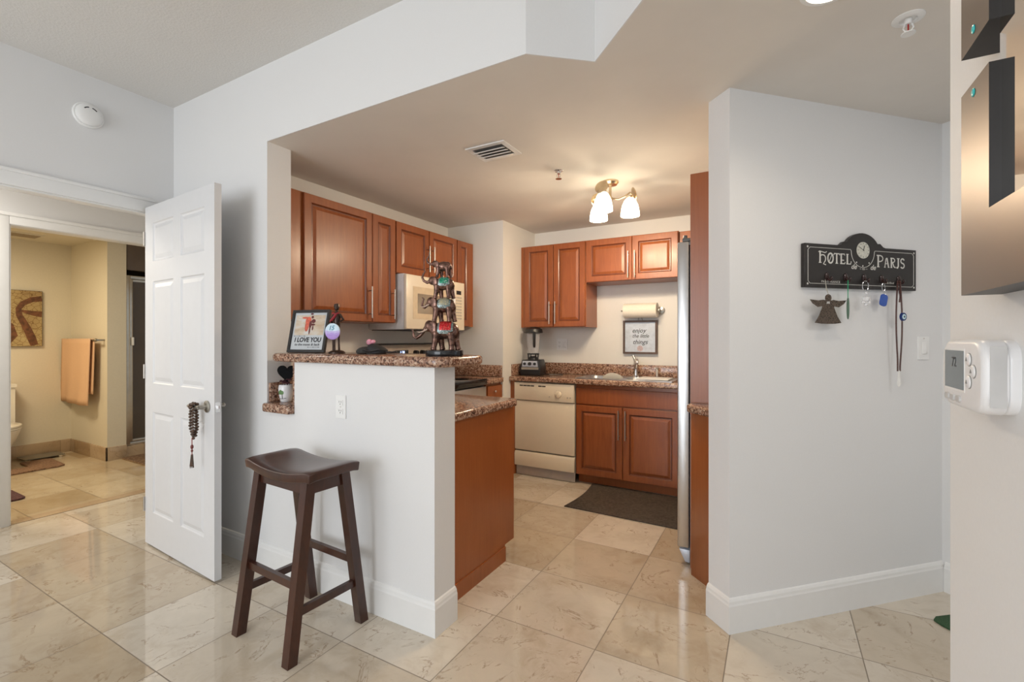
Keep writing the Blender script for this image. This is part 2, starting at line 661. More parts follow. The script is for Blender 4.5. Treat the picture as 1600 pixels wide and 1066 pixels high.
def baseboard(bm, pts, closed=False):
    """sweep the board profile along a polyline, body on the right-hand side of the path, mitred"""
    P = [Vector(p) for p in pts]
    rings = []
    for i, p in enumerate(P):
        d1 = (P[i] - P[i - 1]).normalized() if i > 0 else (P[1] - P[0]).normalized()
        d2 = (P[i + 1] - P[i]).normalized() if i < len(P) - 1 else d1
        n1 = Vector((d1.y, -d1.x))
        n2_ = Vector((d2.y, -d2.x))
        m = (n1 + n2_)
        m = m / max(0.2, m.dot(n1))
        rings.append([bm.verts.new((p.x + m.x * a, p.y + m.y * a, z)) for a, z in BBP])
    for a, b_ in zip(rings[:-1], rings[1:]):
        for k in range(len(BBP)):
            bm.faces.new((a[k], a[(k + 1) % len(BBP)], b_[(k + 1) % len(BBP)], b_[k]))
    bm.faces.new(rings[0])
    bm.faces.new(rings[-1][::-1])
    bmesh.ops.recalc_face_normals(bm, faces=bm.faces)
    return bm


struct('baseboard_kitchen_front', baseboard(bm_new(), [(-3.54, YA), (-1.318, YA), (-1.318, YB)]), TRIM)
e0 = C0 + dB * 0.14
struct('baseboard_angled', baseboard(bm_new(), [tuple(e0), tuple(C0), tuple(E1 - dA * 0.001)]), TRIM)
struct('baseboard_hall', baseboard(bm_new(), [tuple(E1 + n2 * 0.017), tuple(E1 + n2 * 2.1)]), TRIM)
struct('baseboard_right', baseboard(bm_new(), [(0.26, 1.05), (0.26, -3.9)]), TRIM)


# ------------------------------------------------------------ cabinets
def rect_ring(bm, x0, x1, z0, z1, y):
    return [bm.verts.new((x0, y, z0)), bm.verts.new((x1, y, z0)), bm.verts.new((x1, y, z1)), bm.verts.new((x0, y, z1))]


def raised_door(x0, x1, z0, z1, yf, t=0.02, rail=0.058, flat=False):
    """door slab with frame, darker groove and raised centre panel; front towards -y"""
    bm = bm_new()
    rings = [(0.0, yf + t), (0.0, yf + 0.003), (0.003, yf)]
    if not flat:
        rings += [(rail - 0.006, yf), (rail, yf + 0.004), (rail + 0.003, yf + 0.009), (rail + 0.010, yf + 0.009), (rail + 0.030, yf + 0.0025), (rail + 0.033, yf + 0.002)]
    rr = [rect_ring(bm, x0 + i, x1 - i, z0 + i, z1 - i, y) for i, y in rings]
    fb = bm.faces.new(rr[0])
    for j, (a, b_) in enumerate(zip(rr[:-1], rr[1:])):
        for k in range(4):
            f = bm.faces.new((a[k], a[(k + 1) % 4], b_[(k + 1) % 4], b_[k]))
            if j in (3, 4, 5):
                f.material_index = 1
    bm.faces.new(rr[-1])
    bmesh.ops.recalc_face_normals(bm, faces=bm.faces)
    return bm


def bar_pull(x, z0, z1, yf):
    bm = bm_new()
    tube(bm, [(x, yf - 0.032, z0), (x, yf - 0.032, z1)], 0.0055, 10)
    for z in (z0 + 0.03, z1 - 0.03):
        tube(bm, [(x, yf + 0.002, z), (x, yf - 0.032, z)], 0.004, 8)
    return bm


def add_door(t, x0, x1, z0, z1, pull=None, yf=-0.02, flat=False, rail=0.058):
    d = obj('door', raised_door(x0, x1, z0, z1, yf, 0.0195, rail, flat), [CHERRY, CHERRYG], t)
    if pull:
        obj('handle', bar_pull(pull[0], pull[1], pull[2], yf), NICKEL, d, smooth=True)
    return d


def cabinet(name, label, loc, rotz, w, h, d, doors, group=None, z0=0.0, toe=0.0, extra=None, cat='cabinet'):
    t = thing(name, label, cat, loc, rotz, group)
    bm = bm_new()
    if toe:      # open-topped base unit: sides, bottom, back and front rail
        for x0_, x1_ in ((0, 0.018), (w - 0.018, w)):
            box(bm, x0_, x1_, 0, d, z0 + toe, z0 + h)
        box(bm, 0.018, w - 0.018, 0, d, z0 + toe, z0 + toe + 0.018)
        box(bm, 0.018, w - 0.018, d - 0.01, d, z0 + toe + 0.018, z0 + h)
        box(bm, 0.018, w - 0.018, 0, 0.018, z0 + toe + 0.018, z0 + h)
    else:
        box(bm, 0, w, 0, d, z0 + toe, z0 + h)
    if toe:
        box(bm, 0.0, w, 0.065, d, z0, z0 + toe)
    obj('carcass', bm, CHERRYP, t, bevel=0.001, bseg=1)
    for dd in doors:
        add_door(t, *dd[:4], pull=dd[4] if len(dd) > 4 else None)
    return t


# left wall uppers: local x runs along world +Y, the front faces world +X
UL = 'wall cabinets along the left kitchen wall'
t = cabinet('wall_cabinet', 'large cherry wall cabinet with one wide and one narrow door, left of the microwave', (-2.61, 1.79, 1.437), 90, 0.948, 0.811, 0.31,
            [(0.132, 0.702, 0.004, 0.806, (0.672, 0.03, 0.26)), (0.708, 0.944, 0.004, 0.806, (0.905, 0.03, 0.26))], UL)
cabinet('wall_cabinet', 'short two-door cherry wall cabinet directly above the microwave', (-2.61, 2.742, 1.833), 90, 0.804, 0.413, 0.31,
        [(0.004, 0.398, 0.004, 0.408, (0.372, 0.05, 0.27)), (0.406, 0.800, 0.004, 0.408, (0.434, 0.05, 0.27))], UL)
cabinet('wall_cabinet', 'narrow tall cherry wall cabinet right of the microwave', (-2.61, 3.55, 1.432), 90, 0.283, 0.814, 0.31,
        [(0.004, 0.200, 0.004, 0.808)], UL)
UB = 'wall cabinets along the back kitchen wall'
cabinet('wall_cabinet', 'tall two-door cherry wall cabinet above the blender', (-2.264, 4.20, 1.428), 0, 0.698, 0.816, 0.309,
        [(0.048, 0.362, 0.004, 0.810, (0.335, 0.03, 0.25)), (0.368, 0.692, 0.004, 0.810, (0.396, 0.03, 0.25))], UB)
cabinet('wall_cabinet', 'short wide two-door cherry wall cabinet above the paper towel roll', (-1.563, 4.20, 1.842), 0, 0.835, 0.402, 0.309,
        [(0.004, 0.434, 0.004, 0.396, (0.408, 0.02, 0.26)), (0.440, 0.831, 0.004, 0.396, (0.468, 0.02, 0.26))], UB)
cabinet('wall_cabinet', 'cherry cabinet above the refrigerator, seen as a dark sliver', (-0.725, 4.225, 1.845), 0, 0.90, 0.395, 0.284, [], UB)

# base run under the sink
t = cabinet('sink_cabinet', 'cherry base cabinet under the sink with two doors and false drawer front', (-1.588, 4.005, 0.0), 0, 1.20, 0.904, 0.504,
            [(0.006, 0.430, 0.090, 0.715, (0.404, 0.44, 0.695)), (0.438, 0.90, 0.090, 0.715, (0.464, 0.44, 0.695))], toe=0.082)
obj('drawer_front', raised_door(0.006, 0.90, 0.728, 0.872, -0.02, 0.0195, flat=True), [CHERRY, CHERRYG], t)
add_door(t, 0.906, 1.19, 0.090, 0.872)
t = thing('cabinet_filler', 'thin cherry filler strip between dishwasher and corner wall', 'cabinet', (-2.264, 3.98, 0))
obj('panel', box(bm_new(), 0, 0.05, 0, 0.52, 0.0, 0.904), CHERRYP, t)

# peninsula cabinet, its end panel facing the room
t = thing('base_cabinet', 'cherry peninsula base cabinet with plain wide end panel behind the white half wall', 'cabinet', (-2.9, 1.787, 0))
bm = bm_new()
box(bm, 0, 1.484, 0, 0.713, 0.095, 0.904)
box(bm, 0, 1.484, 0, 0.607, 0.0, 0.095)
obj('carcass', bm, CHERRYP, t)
bm = bm_new()
prism(bm, [(0, 0), (0.607, 0), (0.607, 0.095), (0.713, 0.095), (0.713, 0.904), (0, 0.904)], 1.484, 1.500, 'x')
obj('end_panel', bm, CHERRYP, t)
obj('kick_strip', box(bm_new(), 1.500, 1.506, 0.0, 0.607, 0.0, 0.085), CHERRYP, t, bevel=0.002, bseg=1)

# small base cabinet between the range and the corner
t = thing('base_cabinet', 'narrow cherry base cabinet with small knob beside the range', 'cabinet', (-2.29, 3.575, 0), 90)
obj('carcass', box(bm_new(), 0, 0.258, 0.0, 0.62, 0.0, 0.904), CHERRYP, t)
d_ = obj('drawer', raised_door(0.004, 0.254, 0.71, 0.880, -0.02, 0.0195, flat=True), [CHERRY, CHERRYG], t)
bm = bm_new()
lathe(bm, [(0.004, 0), (0.004, 0.012), (0.011, 0.018), (0.012, 0.024), (0.006, 0.029)], M=Matrix.Translation((0.10, -0.02, 0.83)) @ Matrix.Rotation(R(90), 4, 'X'), seg=14)
obj('knob', bm, CHROME, d_, smooth=True)
obj('door', raised_door(0.004, 0.254, 0.09, 0.70, -0.02, 0.0195, rail=0.05), [CHERRY, CHERRYG], t)

# angled base cabinet in front of the fridge panel
t = thing('base_cabinet', 'small angled cherry base cabinet under granite beside the refrigerator', 'cabinet', (-0.30, 2.73, 0))
bm = bm_new()
prism(bm, [(-0.412, 2.762), (-0.175, 2.525), (-0.010, 2.690), (-0.012, 2.838), (-0.412, 2.838)], 0.0, 0.904)
obj('carcass', bm, CHERRYP, t, W=True, bevel=0.001, bseg=1)
bm = bm_new()
prism(bm, [(-0.426, 2.745), (-0.185, 2.504), (-0.004, 2.685), (-0.006, 2.8395), (-0.430, 2.8395), (-0.436, 2.76)], 0.906, 0.95)
tag(obj('countertop', bm, GRANITE, bevel=0.010, bseg=3), 'small triangular granite countertop between refrigerator panel and angled wall', 'countertop')
bm = bm_new()
box(bm, -0.428, 0.14, 2.841, 2.859, 0.0, 2.262)
t = thing('fridge_panel', 'tall cherry side panel in front of the refrigerator', 'panel', (-0.15, 2.85, 0))
obj('panel', bm, CHERRYP, t, W=True)
bm = bm_new()
box(bm, -0.4285, -0.4281, 2.841, 2.859, 0.0, 2.262)
box(bm, -0.376, 0.14, 2.841, 2.859, 2.2625, 2.275)
obj('edge_strip', bm, simple('pale_edge_band', (0.72, 0.58, 0.46), 0.5), t, W=True)

# ------------------------------------------------------------ countertops
def rounded(x0, x1, y0, y1, r, n=6, corners=(1, 1, 1, 1)):
    pts = []
    for i, (cx, cy, a0) in enumerate(((x1 - r, y0 + r, -90), (x1 - r, y1 - r, 0), (x0 + r, y1 - r, 90), (x0 + r, y0 + r, 180))):
        if corners[i]:
            for k in range(n + 1):
                a = R(a0 + 90 * k / n)
                pts.append((cx + r * math.cos(a), cy + r * math.sin(a)))
        else:
            pts.append((((x1, y0), (x1, y1), (x0, y1), (x0, y0))[i]))
    return pts


bm = bm_new()
prism(bm, rounded(-2.475, -1.245, 1.600, 1.96, 0.07), 1.190, 1.237)
tag(obj('granite_bar', bm, GRANITE, bevel=0.018, bseg=4), 'raised granite bar top on the white half wall', 'countertop')
bm = bm_new()
prism(bm, rounded(-2.525, -2.289, 1.595, 1.786, 0.02, corners=(0, 0, 0, 1)), 0.9055, 0.955)
prism(bm, [(-2.919, 1.787), (-1.375, 1.787), (-1.375, 2.50), (-1.405, 2.53), (-2.27, 2.53), (-2.27, 2.752), (-2.919, 2.752)], 0.9055, 0.95)
tag(obj('countertop', bm, GRANITE, bevel=0.012, bseg=3), 'low granite counter of the peninsula running through to the small niche', 'countertop')
bm = bm_new()
box(bm, -2.529 + 0.001, -2.512, 1.645, 1.784, 0.956, 1.065)
box(bm, -2.919, -2.90, 1.80, 2.745, 0.951, 1.062)
tag(obj('backsplash', bm, GRANITE), 'low granite backsplash at the left end of the niche', 'backsplash')
bm = bm_new()
box(bm, -2.302, -2.2865, 1.637, 1.784, 0.956, 1.187)
tag(obj('edge_trim', bm, GRANITE), 'upright granite edge strip on the left end of the half wall', 'backsplash')
bm = bm_new()
prism(bm, rounded(-2.919, -2.245, 3.562, 3.833, 0.03, corners=(1, 1, 0, 0)), 0.9055, 0.95)
box(bm, -2.90, -2.27, 3.812, 3.833, 0.951, 1.062)
box(bm, -2.919, -2.90, 3.562, 3.833, 0.951, 1.062)
tag(obj('countertop', bm, GRANITE, bevel=0.006, bseg=2), 'small granite counter piece with backsplash right of the range', 'countertop')

# back counter with the sink cut-out, made of strips round the hole
SX0, SX1, SY0, SY1 = -1.605, -0.76, 4.045, 4.435
bm = bm_new()
xs = [-2.263, SX0, SX1, -0.40]
ys = [3.945, SY0, SY1, 4.508]
grid = {}
for zi, z in enumerate((0.9055, 0.95)):
    for i, x in enumerate(xs):
        for j, y in enumerate(ys):
            grid[(i, j, zi)] = bm.verts.new((x, y, z))
for i in range(3):
    for j in range(3):
        if (i, j) == (1, 1):
            continue
        bm.faces.new([grid[(i, j, 1)], grid[(i + 1, j, 1)], grid[(i + 1, j + 1, 1)], grid[(i, j + 1, 1)]])
        bm.faces.new([grid[(i, j, 0)], grid[(i, j + 1, 0)], grid[(i + 1, j + 1, 0)], grid[(i + 1, j, 0)]])
for i in range(3):
    bm.faces.new([grid[(i, 0, 0)], grid[(i + 1, 0, 0)], grid[(i + 1, 0, 1)], grid[(i, 0, 1)]])
    bm.faces.new([grid[(i, 3, 1)], grid[(i + 1, 3, 1)], grid[(i + 1, 3, 0)], grid[(i, 3, 0)]])
    bm.faces.new([grid[(0, i, 1)], grid[(0, i + 1, 1)], grid[(0, i + 1, 0)], grid[(0, i, 0)]])
    bm.faces.new([grid[(3, i, 0)], grid[(3, i + 1, 0)], grid[(3, i + 1, 1)], grid[(3, i, 1)]])
for a, b_ in (((1, 1), (2, 1)), ((2, 1), (2, 2)), ((2, 2), (1, 2)), ((1, 2), (1, 1))):
    bm.faces.new([grid[(*a, 1)], grid[(*b_, 1)], grid[(*b_, 0)], grid[(*a, 0)]])
bmesh.ops.recalc_face_normals(bm, faces=bm.faces)
ctop = obj('countertop', bm, GRANITE, bevel=0.010, bseg=3)
tag(ctop, 'long granite countertop along the back wall holding the sink', 'countertop')
bm = bm_new()
box(bm, -2.245, -0.40, 4.489, 4.509, 0.951, 1.064)
box(bm, -2.264, -2.245, 3.99, 4.509, 0.951, 1.064)
tag(obj('backsplash', bm, GRANITE, bevel=0.003), 'granite backsplash behind the sink and blender', 'backsplash')

# double sink
t = thing('kitchen_sink', 'stainless steel double-bowl sink set in the back counter', 'sink', ((SX0 + SX1) / 2, 4.24, 0.95))


def bowl(bm, x0, x1, y0, y1, zt, dep, r=0.06):
    secs = []
    for ins, z in ((0, zt), (0.006, zt - 0.01), (0.012, zt - dep + 0.03), (0.04, zt - dep)):
        pts = rounded(x0 + ins, x1 - ins, y0 + ins, y1 - ins, r)
        secs.append([bm.verts.new((p[0], p[1], z)) for p in pts])
    n = len(secs[0])
    for a, b_ in zip(secs[:-1], secs[1:]):
        for k in range(n):
            bm.faces.new((a[k], b_[k], b_[(k + 1) % n], a[(k + 1) % n]))
    bm.faces.new(secs[-1])
    return secs[0]


xm = -1.21
for bx0, bx1 in ((SX0 + 0.03, xm - 0.012), (xm + 0.012, SX1 - 0.03)):
    bm = bm_new()
    bowl(bm, bx0, bx1, SY0 + 0.03, SY1 - 0.045, 0.956, 0.19)
    bmesh.ops.recalc_face_normals(bm, faces=bm.faces)
    obj('bowl', bm, STEEL, t, W=True, smooth=True)
bm = bm_new()
for x0, x1, y0, y1 in ((SX0 - 0.008, SX1 + 0.008, SY0 - 0.008, SY0 + 0.031), (SX0 - 0.008, SX1 + 0.008, SY1 - 0.046, SY1 + 0.008),
                       (SX0 - 0.008, SX0 + 0.031, SY0 + 0.031, SY1 - 0.046), (SX1 - 0.031, SX1 + 0.008, SY0 + 0.031, SY1 - 0.046), (xm - 0.013, xm + 0.013, SY0 + 0.031, SY1 - 0.046)):
    box(bm, x0, x1, y0, y1, 0.9505, 0.957)
obj('rim', bm, STEEL, t, W=True, bevel=0.002, bseg=1)
# plate leaning in the left bowl
bm = bm_new()
Mp = Matrix.Translation((-1.32, 4.27, 0.888)) @ Matrix.Rotation(R(-62), 4, 'X')
lathe(bm, [(0.0, 0), (0.085, 0.0), (0.118, 0.012), (0.118, 0.015), (0.084, 0.005), (0.0, 0.005)], M=Mp, seg=36)
tag(obj('dinner_plate', bm, PORC, smooth=True), 'round cream plate leaning upright in the left sink bowl', 'plate')
bm = bm_new()
box(bm, -1.075, -0.80, 4.10, 4.37, 0.9575, 0.966)
tag(obj('cutting_board', bm, WHITEP, bevel=0.004), 'white cutting board lying across the right sink bowl', 'cutting board')
# faucet
t = thing('faucet', 'chrome single-lever kitchen faucet behind the sink', 'faucet', (-1.15, 4.412, 0.957))
bm = bm_new()
lathe(bm, [(0.035, 0), (0.033, 0.008), (0.022, 0.014), (0.020, 0.10), (0.023, 0.125), (0.018, 0.14), (0.0, 0.142)], seg=20)
obj('body', bm, CHROME, t, smooth=True)
bm = bm_new()
tube(bm, [(0.0, 0, 0.07), (0.02, -0.05, 0.125), (0.04, -0.11, 0.160), (0.05, -0.15, 0.165), (0.054, -0.165, 0.150), (0.055, -0.17, 0.135)], [0.015, 0.014, 0.013, 0.013, 0.014, 0.013], 12)
obj('spout', bm, CHROME, t, smooth=True)
bm = bm_new()
tube(bm, [(0, 0, 0.135), (-0.012, 0.004, 0.165), (-0.028, 0.012, 0.198)], [0.017, 0.013, 0.012], 12)
obj('lever', bm, CHROME, t, smooth=True)
t = thing('soap_dispenser', 'slim chrome soap dispenser right of the faucet', 'soap dispenser', (-0.955, 4.412, 0.957))
bm = bm_new()
lathe(bm, [(0.022, 0), (0.020, 0.006), (0.012, 0.010), (0.012, 0.06), (0.015, 0.065), (0.013, 0.09), (0.0, 0.092)], seg=16)
obj('body', bm, CHROME, t, smooth=True)
bm = bm_new()
tube(bm, [(0, 0, 0.082), (-0.004, -0.03, 0.092), (-0.006, -0.055, 0.085)], 0.006, 10)
obj('nozzle', bm, CHROME, t, smooth=True)

# ------------------------------------------------------------ dishwasher
t = thing('dishwasher', 'bisque built-in dishwasher under the back counter', 'dishwasher', (-1.90, 3.97, 0))
X0, X1 = -2.212, -1.594
obj('tub', box(bm_new(), X0, X1, 4.0, 4.48, 0.085, 0.90), BISQ2, t, W=True)
bm = bm_new()
box(bm, X0, X1, 3.972, 3.998, 0.245, 0.722)
obj('door', bm, BISQUE, t, W=True, bevel=0.006)
bm = bm_new()
box(bm, X0, X1, 3.960, 3.998, 0.728, 0.896)
cp = obj('control_panel', bm, BISQUE, t, W=True, bevel=0.006)
for i in range(7):
    if i == 4:
        continue
    bm = bm_new()
    box(bm, X0 + 0.06 + i * 0.040, X0 + 0.096 + i * 0.040, 3.9585, 3.962, 0.862, 0.872)
    obj('vent_slot', bm, BLACK, cp, W=True)
bm = bm_new()
box(bm, X0 + 0.03, X1 - 0.03, 3.9588, 3.961, 0.878, 0.8805)
obj('trim_line', bm, BISQ2, cp, W=True)
bm = bm_new()
Mk = Matrix.Translation((-1.745, 3.960, 0.80)) @ Matrix.Rotation(R(90), 4, 'X')
lathe(bm, [(0.030, 0), (0.029, 0.012), (0.024, 0.016), (0.0, 0.016)], M=Mk, seg=28)
box(bm, -1.751, -1.739, 3.935, 3.948, 0.777, 0.823)
obj('dial', bm, BISQUE, cp, W=True, smooth=True)
bm = bm_new()
for a in range(0, 12):
    aa = R(a * 30)
    box(bm, -1.745 + 0.040 * math.cos(aa) - 0.002, -1.745 + 0.040 * math.cos(aa) + 0.002, 3.9587, 3.961, 0.80 + 0.040 * math.sin(aa) - 0.002, 0.80 + 0.040 * math.sin(aa) + 0.002)
obj('dial_marks', bm, BISQ2, cp, W=True)
for px in (-1.835, -1.655, -1.628):
    bm = bm_new()
    tube(bm, [(px, 3.961, 0.775), (px, 3.954, 0.775)], 0.006, 12)
    obj('button', bm, BISQ2, cp, W=True, smooth=True)
bm = bm_new()
prism(bm, [(3.965, 0.095), (3.965, 0.205), (3.978, 0.232), (3.998, 0.232), (3.998, 0.095)], X0, X1, 'x')
obj('access_panel', bm, BISQUE, t, W=True, bevel=0.003)
bm = bm_new()
box(bm, X0 + 0.01, X1, 3.985, 4.0, 0.004, 0.094)
obj('toe_panel', bm, simple('grey_toe_panel', (0.42, 0.38, 0.36), 0.5), t, W=True, bevel=0.003)

# ------------------------------------------------------------ refrigerator
t = thing('refrigerator', 'stainless refrigerator seen edge-on behind the tall cherry panel', 'refrigerator', (-0.15, 3.25, 0))
obj('body', box(bm_new(), -0.435, 0.17, 2.872, 3.72, 0.02, 1.86), simple('fridge_case', (0.16, 0.16, 0.17), 0.4), t, W=True, bevel=0.004)
for a, b_ in ((2.872, 3.29), (3.295, 3.72)):
    bm = bm_new()
    box(bm, -0.506, -0.440, a, b_, 0.095, 1.885)
    dd = obj('door', bm, STEEL, t, W=True, bevel=0.008)
    bm = bm_new()
    yh = 3.25 if a < 3 else 3.335
    tube(bm, [(-0.55, yh, 0.6), (-0.55, yh, 1.5)], 0.012, 12)
    for z in (0.63, 1.47):
        tube(bm, [(-0.505, yh, z), (-0.55, yh, z)], 0.009, 10)
    obj('handle', bm, STEEL, dd, W=True, smooth=True)
bm = bm_new()
box(bm, -0.478, -0.434, 2.874, 2.93, 1.8855, 1.905)
box(bm, -0.47, -0.40, 2.874, 2.92, 1.862, 1.884)
tube(bm, [(-0.465, 2.90, 1.90), (-0.465, 2.90, 1.925)], 0.012, 12)
obj('hinge_cover', bm, simple('hinge_grey', (0.10, 0.10, 0.10), 0.4), t, W=True, bevel=0.003)
bm = bm_new()
prism(bm, [(-0.497, 0.085), (-0.462, 0.012), (-0.436, 0.012), (-0.436, 0.085)], 2.874, 3.715, 'y')
obj('base_grille', bm, simple('grille_grey', (0.55, 0.60, 0.68), 0.35, 0.3), t, W=True, bevel=0.003)

# ------------------------------------------------------------ microwave
t = thing('microwave', 'bisque over-the-range microwave under the left wall cabinets', 'microwave', (-2.72, 3.155, 1.385))
Y0, Y1, Z0, Z1, XF = 2.765, 3.545, 1.389, 1.829, -2.535
obj('case', box(bm_new(), -2.918, XF, Y0, Y1, Z0, Z1), simple('microwave_case_white', (0.72, 0.72, 0.72), 0.35), t, W=True, bevel=0.003)
bm = bm_new()
box(bm, XF + 0.0005, XF + 0.028, Y0, Y1 - 0.175, Z0 + 0.004, Z1 - 0.004)
dd = obj('door', bm, BISQUE, t, W=True, bevel=0.008)
bm = bm_new()
box(bm, XF + 0.027, XF + 0.030, Y0 + 0.075, Y1 - 0.225, Z0 + 0.085, Z1 - 0.095)
obj('window_surround', bm, simple('bisque_recess', (0.70, 0.58, 0.42), 0.4), dd, W=True, bevel=0.001, bseg=1)
bm = bm_new()
box(bm, XF + 0.0295, XF + 0.0315, Y0 + 0.13, Y1 - 0.27, Z0 + 0.13, Z1 - 0.15)
obj('window', bm, simple('microwave_glass', (0.40, 0.34, 0.27), 0.10, 0.3), dd, W=True)
bm = bm_new()
tube(bm, [(XF + 0.028, Y1 - 0.195, Z0 + 0.05), (XF + 0.055, Y1 - 0.198, Z0 + 0.09), (XF + 0.06, Y1 - 0.198, Z0 + 0.22), (XF + 0.055, Y1 - 0.198, Z1 - 0.09), (XF + 0.028, Y1 - 0.195, Z1 - 0.05)], 0.011, 10)
obj('handle', bm, WHITEP, dd, W=True, smooth=True)
bm = bm_new()
box(bm, XF + 0.0005, XF + 0.028, Y1 - 0.172, Y1, Z0 + 0.004, Z1 - 0.004)
cp = obj('control_panel', bm, BISQUE, t, W=True, bevel=0.006)
bm = bm_new()
box(bm, XF + 0.0278, XF + 0.030, Y1 - 0.125, Y1 - 0.055, Z1 - 0.115, Z1 - 0.080)
obj('display', bm, BLACK, cp, W=True)
bm = bm_new()
for r_ in range(8):
    for c_ in range(3):
        box(bm, XF + 0.0278, XF + 0.0292, Y1 - 0.130 + c_ * 0.030, Y1 - 0.108 + c_ * 0.030, Z1 - 0.150 - r_ * 0.027, Z1 - 0.135 - r_ * 0.027)
obj('keypad', bm, BISQ2, cp, W=True)
obj('underside_grille', box(bm_new(), -2.90, XF - 0.005, Y0 + 0.02, Y1 - 0.02, Z0 - 0.006, Z0), BLACKM, t, W=True)

# ------------------------------------------------------------ range
t = thing('range', 'stainless and black kitchen range behind the half wall', 'stove', (-2.58, 3.157, 0))
Y0, Y1 = 2.762, 3.552
obj('body', box(bm_new(), -2.915, -2.30, Y0, Y1, 0.02, 0.90), BLACK, t, W=True)
bm = bm_new()
box(bm, -2.86, -2.262, Y0, Y1, 0.9, 0.958)
obj('cooktop', bm, BGLASS, t, W=True, bevel=0.006)
BG_ = simple('burner_grey', (0.08, 0.08, 0.08), 0.3)
for cx_, cy_, r_ in ((-2.42, 2.95, 0.10), (-2.42, 3.36, 0.08), (-2.68, 2.95, 0.08), (-2.68, 3.36, 0.10)):
    bm = bm_new()
    lathe(bm, [(r_, 0), (r_, 0.0006), (r_ - 0.004, 0.0006), (r_ - 0.004, 0)], c=(cx_, cy_, 0.958), seg=32)
    obj('burner_ring', bm, BG_, t, W=True)
bm = bm_new()
box(bm, -2.298, -2.268, Y0 + 0.004, Y1 - 0.004, 0.17, 0.888)
dd = obj('oven_door', bm, STEEL, t, W=True, bevel=0.005)
obj('oven_window', box(bm_new(), -2.269, -2.266, Y0 + 0.12, Y1 - 0.12, 0.35, 0.66), BGLASS, dd, W=True)
bm = bm_new()
tube(bm, [(-2.225, Y0 + 0.05, 0.79), (-2.225, Y1 - 0.05, 0.79)], 0.011, 12)
for y in (Y0 + 0.09, Y1 - 0.09):
    tube(bm, [(-2.268, y, 0.79), (-2.225, y, 0.79)], 0.008, 10)
obj('handle', bm, STEEL, dd, W=True, smooth=True)
bm = bm_new()
prism(bm, [(-2.915, 0.90), (-2.83, 0.90), (-2.84, 1.225), (-2.855, 1.262), (-2.915, 1.262)], Y0, Y1, 'y')
bgd = obj('backguard', bm, simple('backguard_reflected_tan', (0.66, 0.57, 0.47), 0.35, 0.25), t, W=True, bevel=0.004)  # bright tan reflection is put into the base colour
obj('top_cap', box(bm_new(), -2.915, -2.850, Y0 - 0.004, Y1 + 0.004, 1.2625, 1.275), BLACK, bgd, W=True)
obj('control_display', box(bm_new(), -2.842, -2.832, 2.995, 3.15, 1.11, 1.215), BGLASS, bgd, W=True)
M_ = Matrix.Translation((-2.8312, 3.072, 1.195)) @ Matrix.Rotation(R(90), 4, 'Z') @ Matrix.Rotation(R(90), 4, 'X')
ob = text('clock_digits', '1:38', 0.034, MW['range'].inverted() @ M_, emis('blue_digits', (0.45, 0.60, 1.0), 3.0), bgd, 0.0003)
for y in (2.83, 2.92, 3.24, 3.33, 3.42):
    bm = bm_new()
    tube(bm, [(-2.838, y, 1.19), (-2.800, y, 1.19)], [0.022, 0.019], 16)
    obj('knob', bm, BLACK, bgd, W=True, smooth=True)

# ------------------------------------------------------------ blender on the counter
t = thing('blender', 'black countertop blender with clear jug in the corner', 'blender', (-2.122, 4.19, 0.951), 8)
bm = bm_new()
prism(bm, [(-0.105, 0.0), (0.105, 0.0), (0.105, 0.08), (0.085, 0.155), (-0.085, 0.155), (-0.105, 0.08)], -0.10, 0.10, 'y')
base = obj('motor_base', bm, BLACK, t, bevel=0.008)
bm = bm_new()
prism(bm, [(-0.082, 0.088), (0.082, 0.088), (0.074, 0.145), (-0.074, 0.145)], -0.106, -0.0995, 'y')
pl = obj('control_plate', bm, simple('silver_panel', (0.55, 0.57, 0.62), 0.35, 0.4), base)
bm = bm_new()
box(bm, -0.088, 0.088, -0.108, -0.10, 0.060, 0.082)
obj('chrome_strip', bm, simple('taupe_strip', (0.35, 0.31, 0.25), 0.4, 0.3), base)
for x_ in (-0.052, 0.0, 0.052):
    bm = bm_new()
    tube(bm, [(x_, -0.106, 0.117), (x_, -0.125, 0.117)], [0.014 if x_ else 0.018, 0.012 if x_ else 0.016], 14)
    obj('dial' if x_ == 0 else 'switch', bm, BLACK, base, smooth=True)
bm = bm_new()
lathe(bm, [(0.055, 0.155), (0.050, 0.175), (0.035, 0.180), (0.035, 0.19)], seg=20)
for a in range(4):
    aa = R(45 + 90 * a)
    tube(bm, [(0.052 * math.cos(aa), 0.052 * math.sin(aa), 0.16), (0.055 * math.cos(aa), 0.055 * math.sin(aa), 0.215)], 0.008, 8)
lathe(bm, [(0.060, 0.205), (0.060, 0.217), (0.050, 0.217), (0.050, 0.205)], seg=20)
obj('collar', bm, BLACK, t, smooth=True)
GLASSJ, nt_, b_ = mat_new('clear_jug')
setp(b_, (0.80, 0.80, 0.82), 0.12, 0, 0.5)
b_.inputs['Alpha'].default_value = 0.20
bm = bm_new()
lathe(bm, [(0.048, 0.19), (0.055, 0.22), (0.074, 0.44), (0.070, 0.44), (0.052, 0.225), (0.0, 0.20)], seg=24)
jug = obj('jug', bm, GLASSJ, t, smooth=True)
bm = bm_new()
tube(bm, [(0.035, -0.06, 0.43), (0.045, -0.100, 0.42), (0.045, -0.100, 0.30), (0.042, -0.090, 0.280)], [0.015, 0.015, 0.013, 0.010], 10)
obj('grip', bm, BLACK, jug, smooth=True)
bm = bm_new()
lathe(bm, [(0.084, 0.418), (0.098, 0.424), (0.090, 0.458), (0.062, 0.475), (0.040, 0.476), (0.036, 0.482), (0.0, 0.483)], seg=24)
obj('lid', bm, BLACK, t, smooth=True)
bm = bm_new()
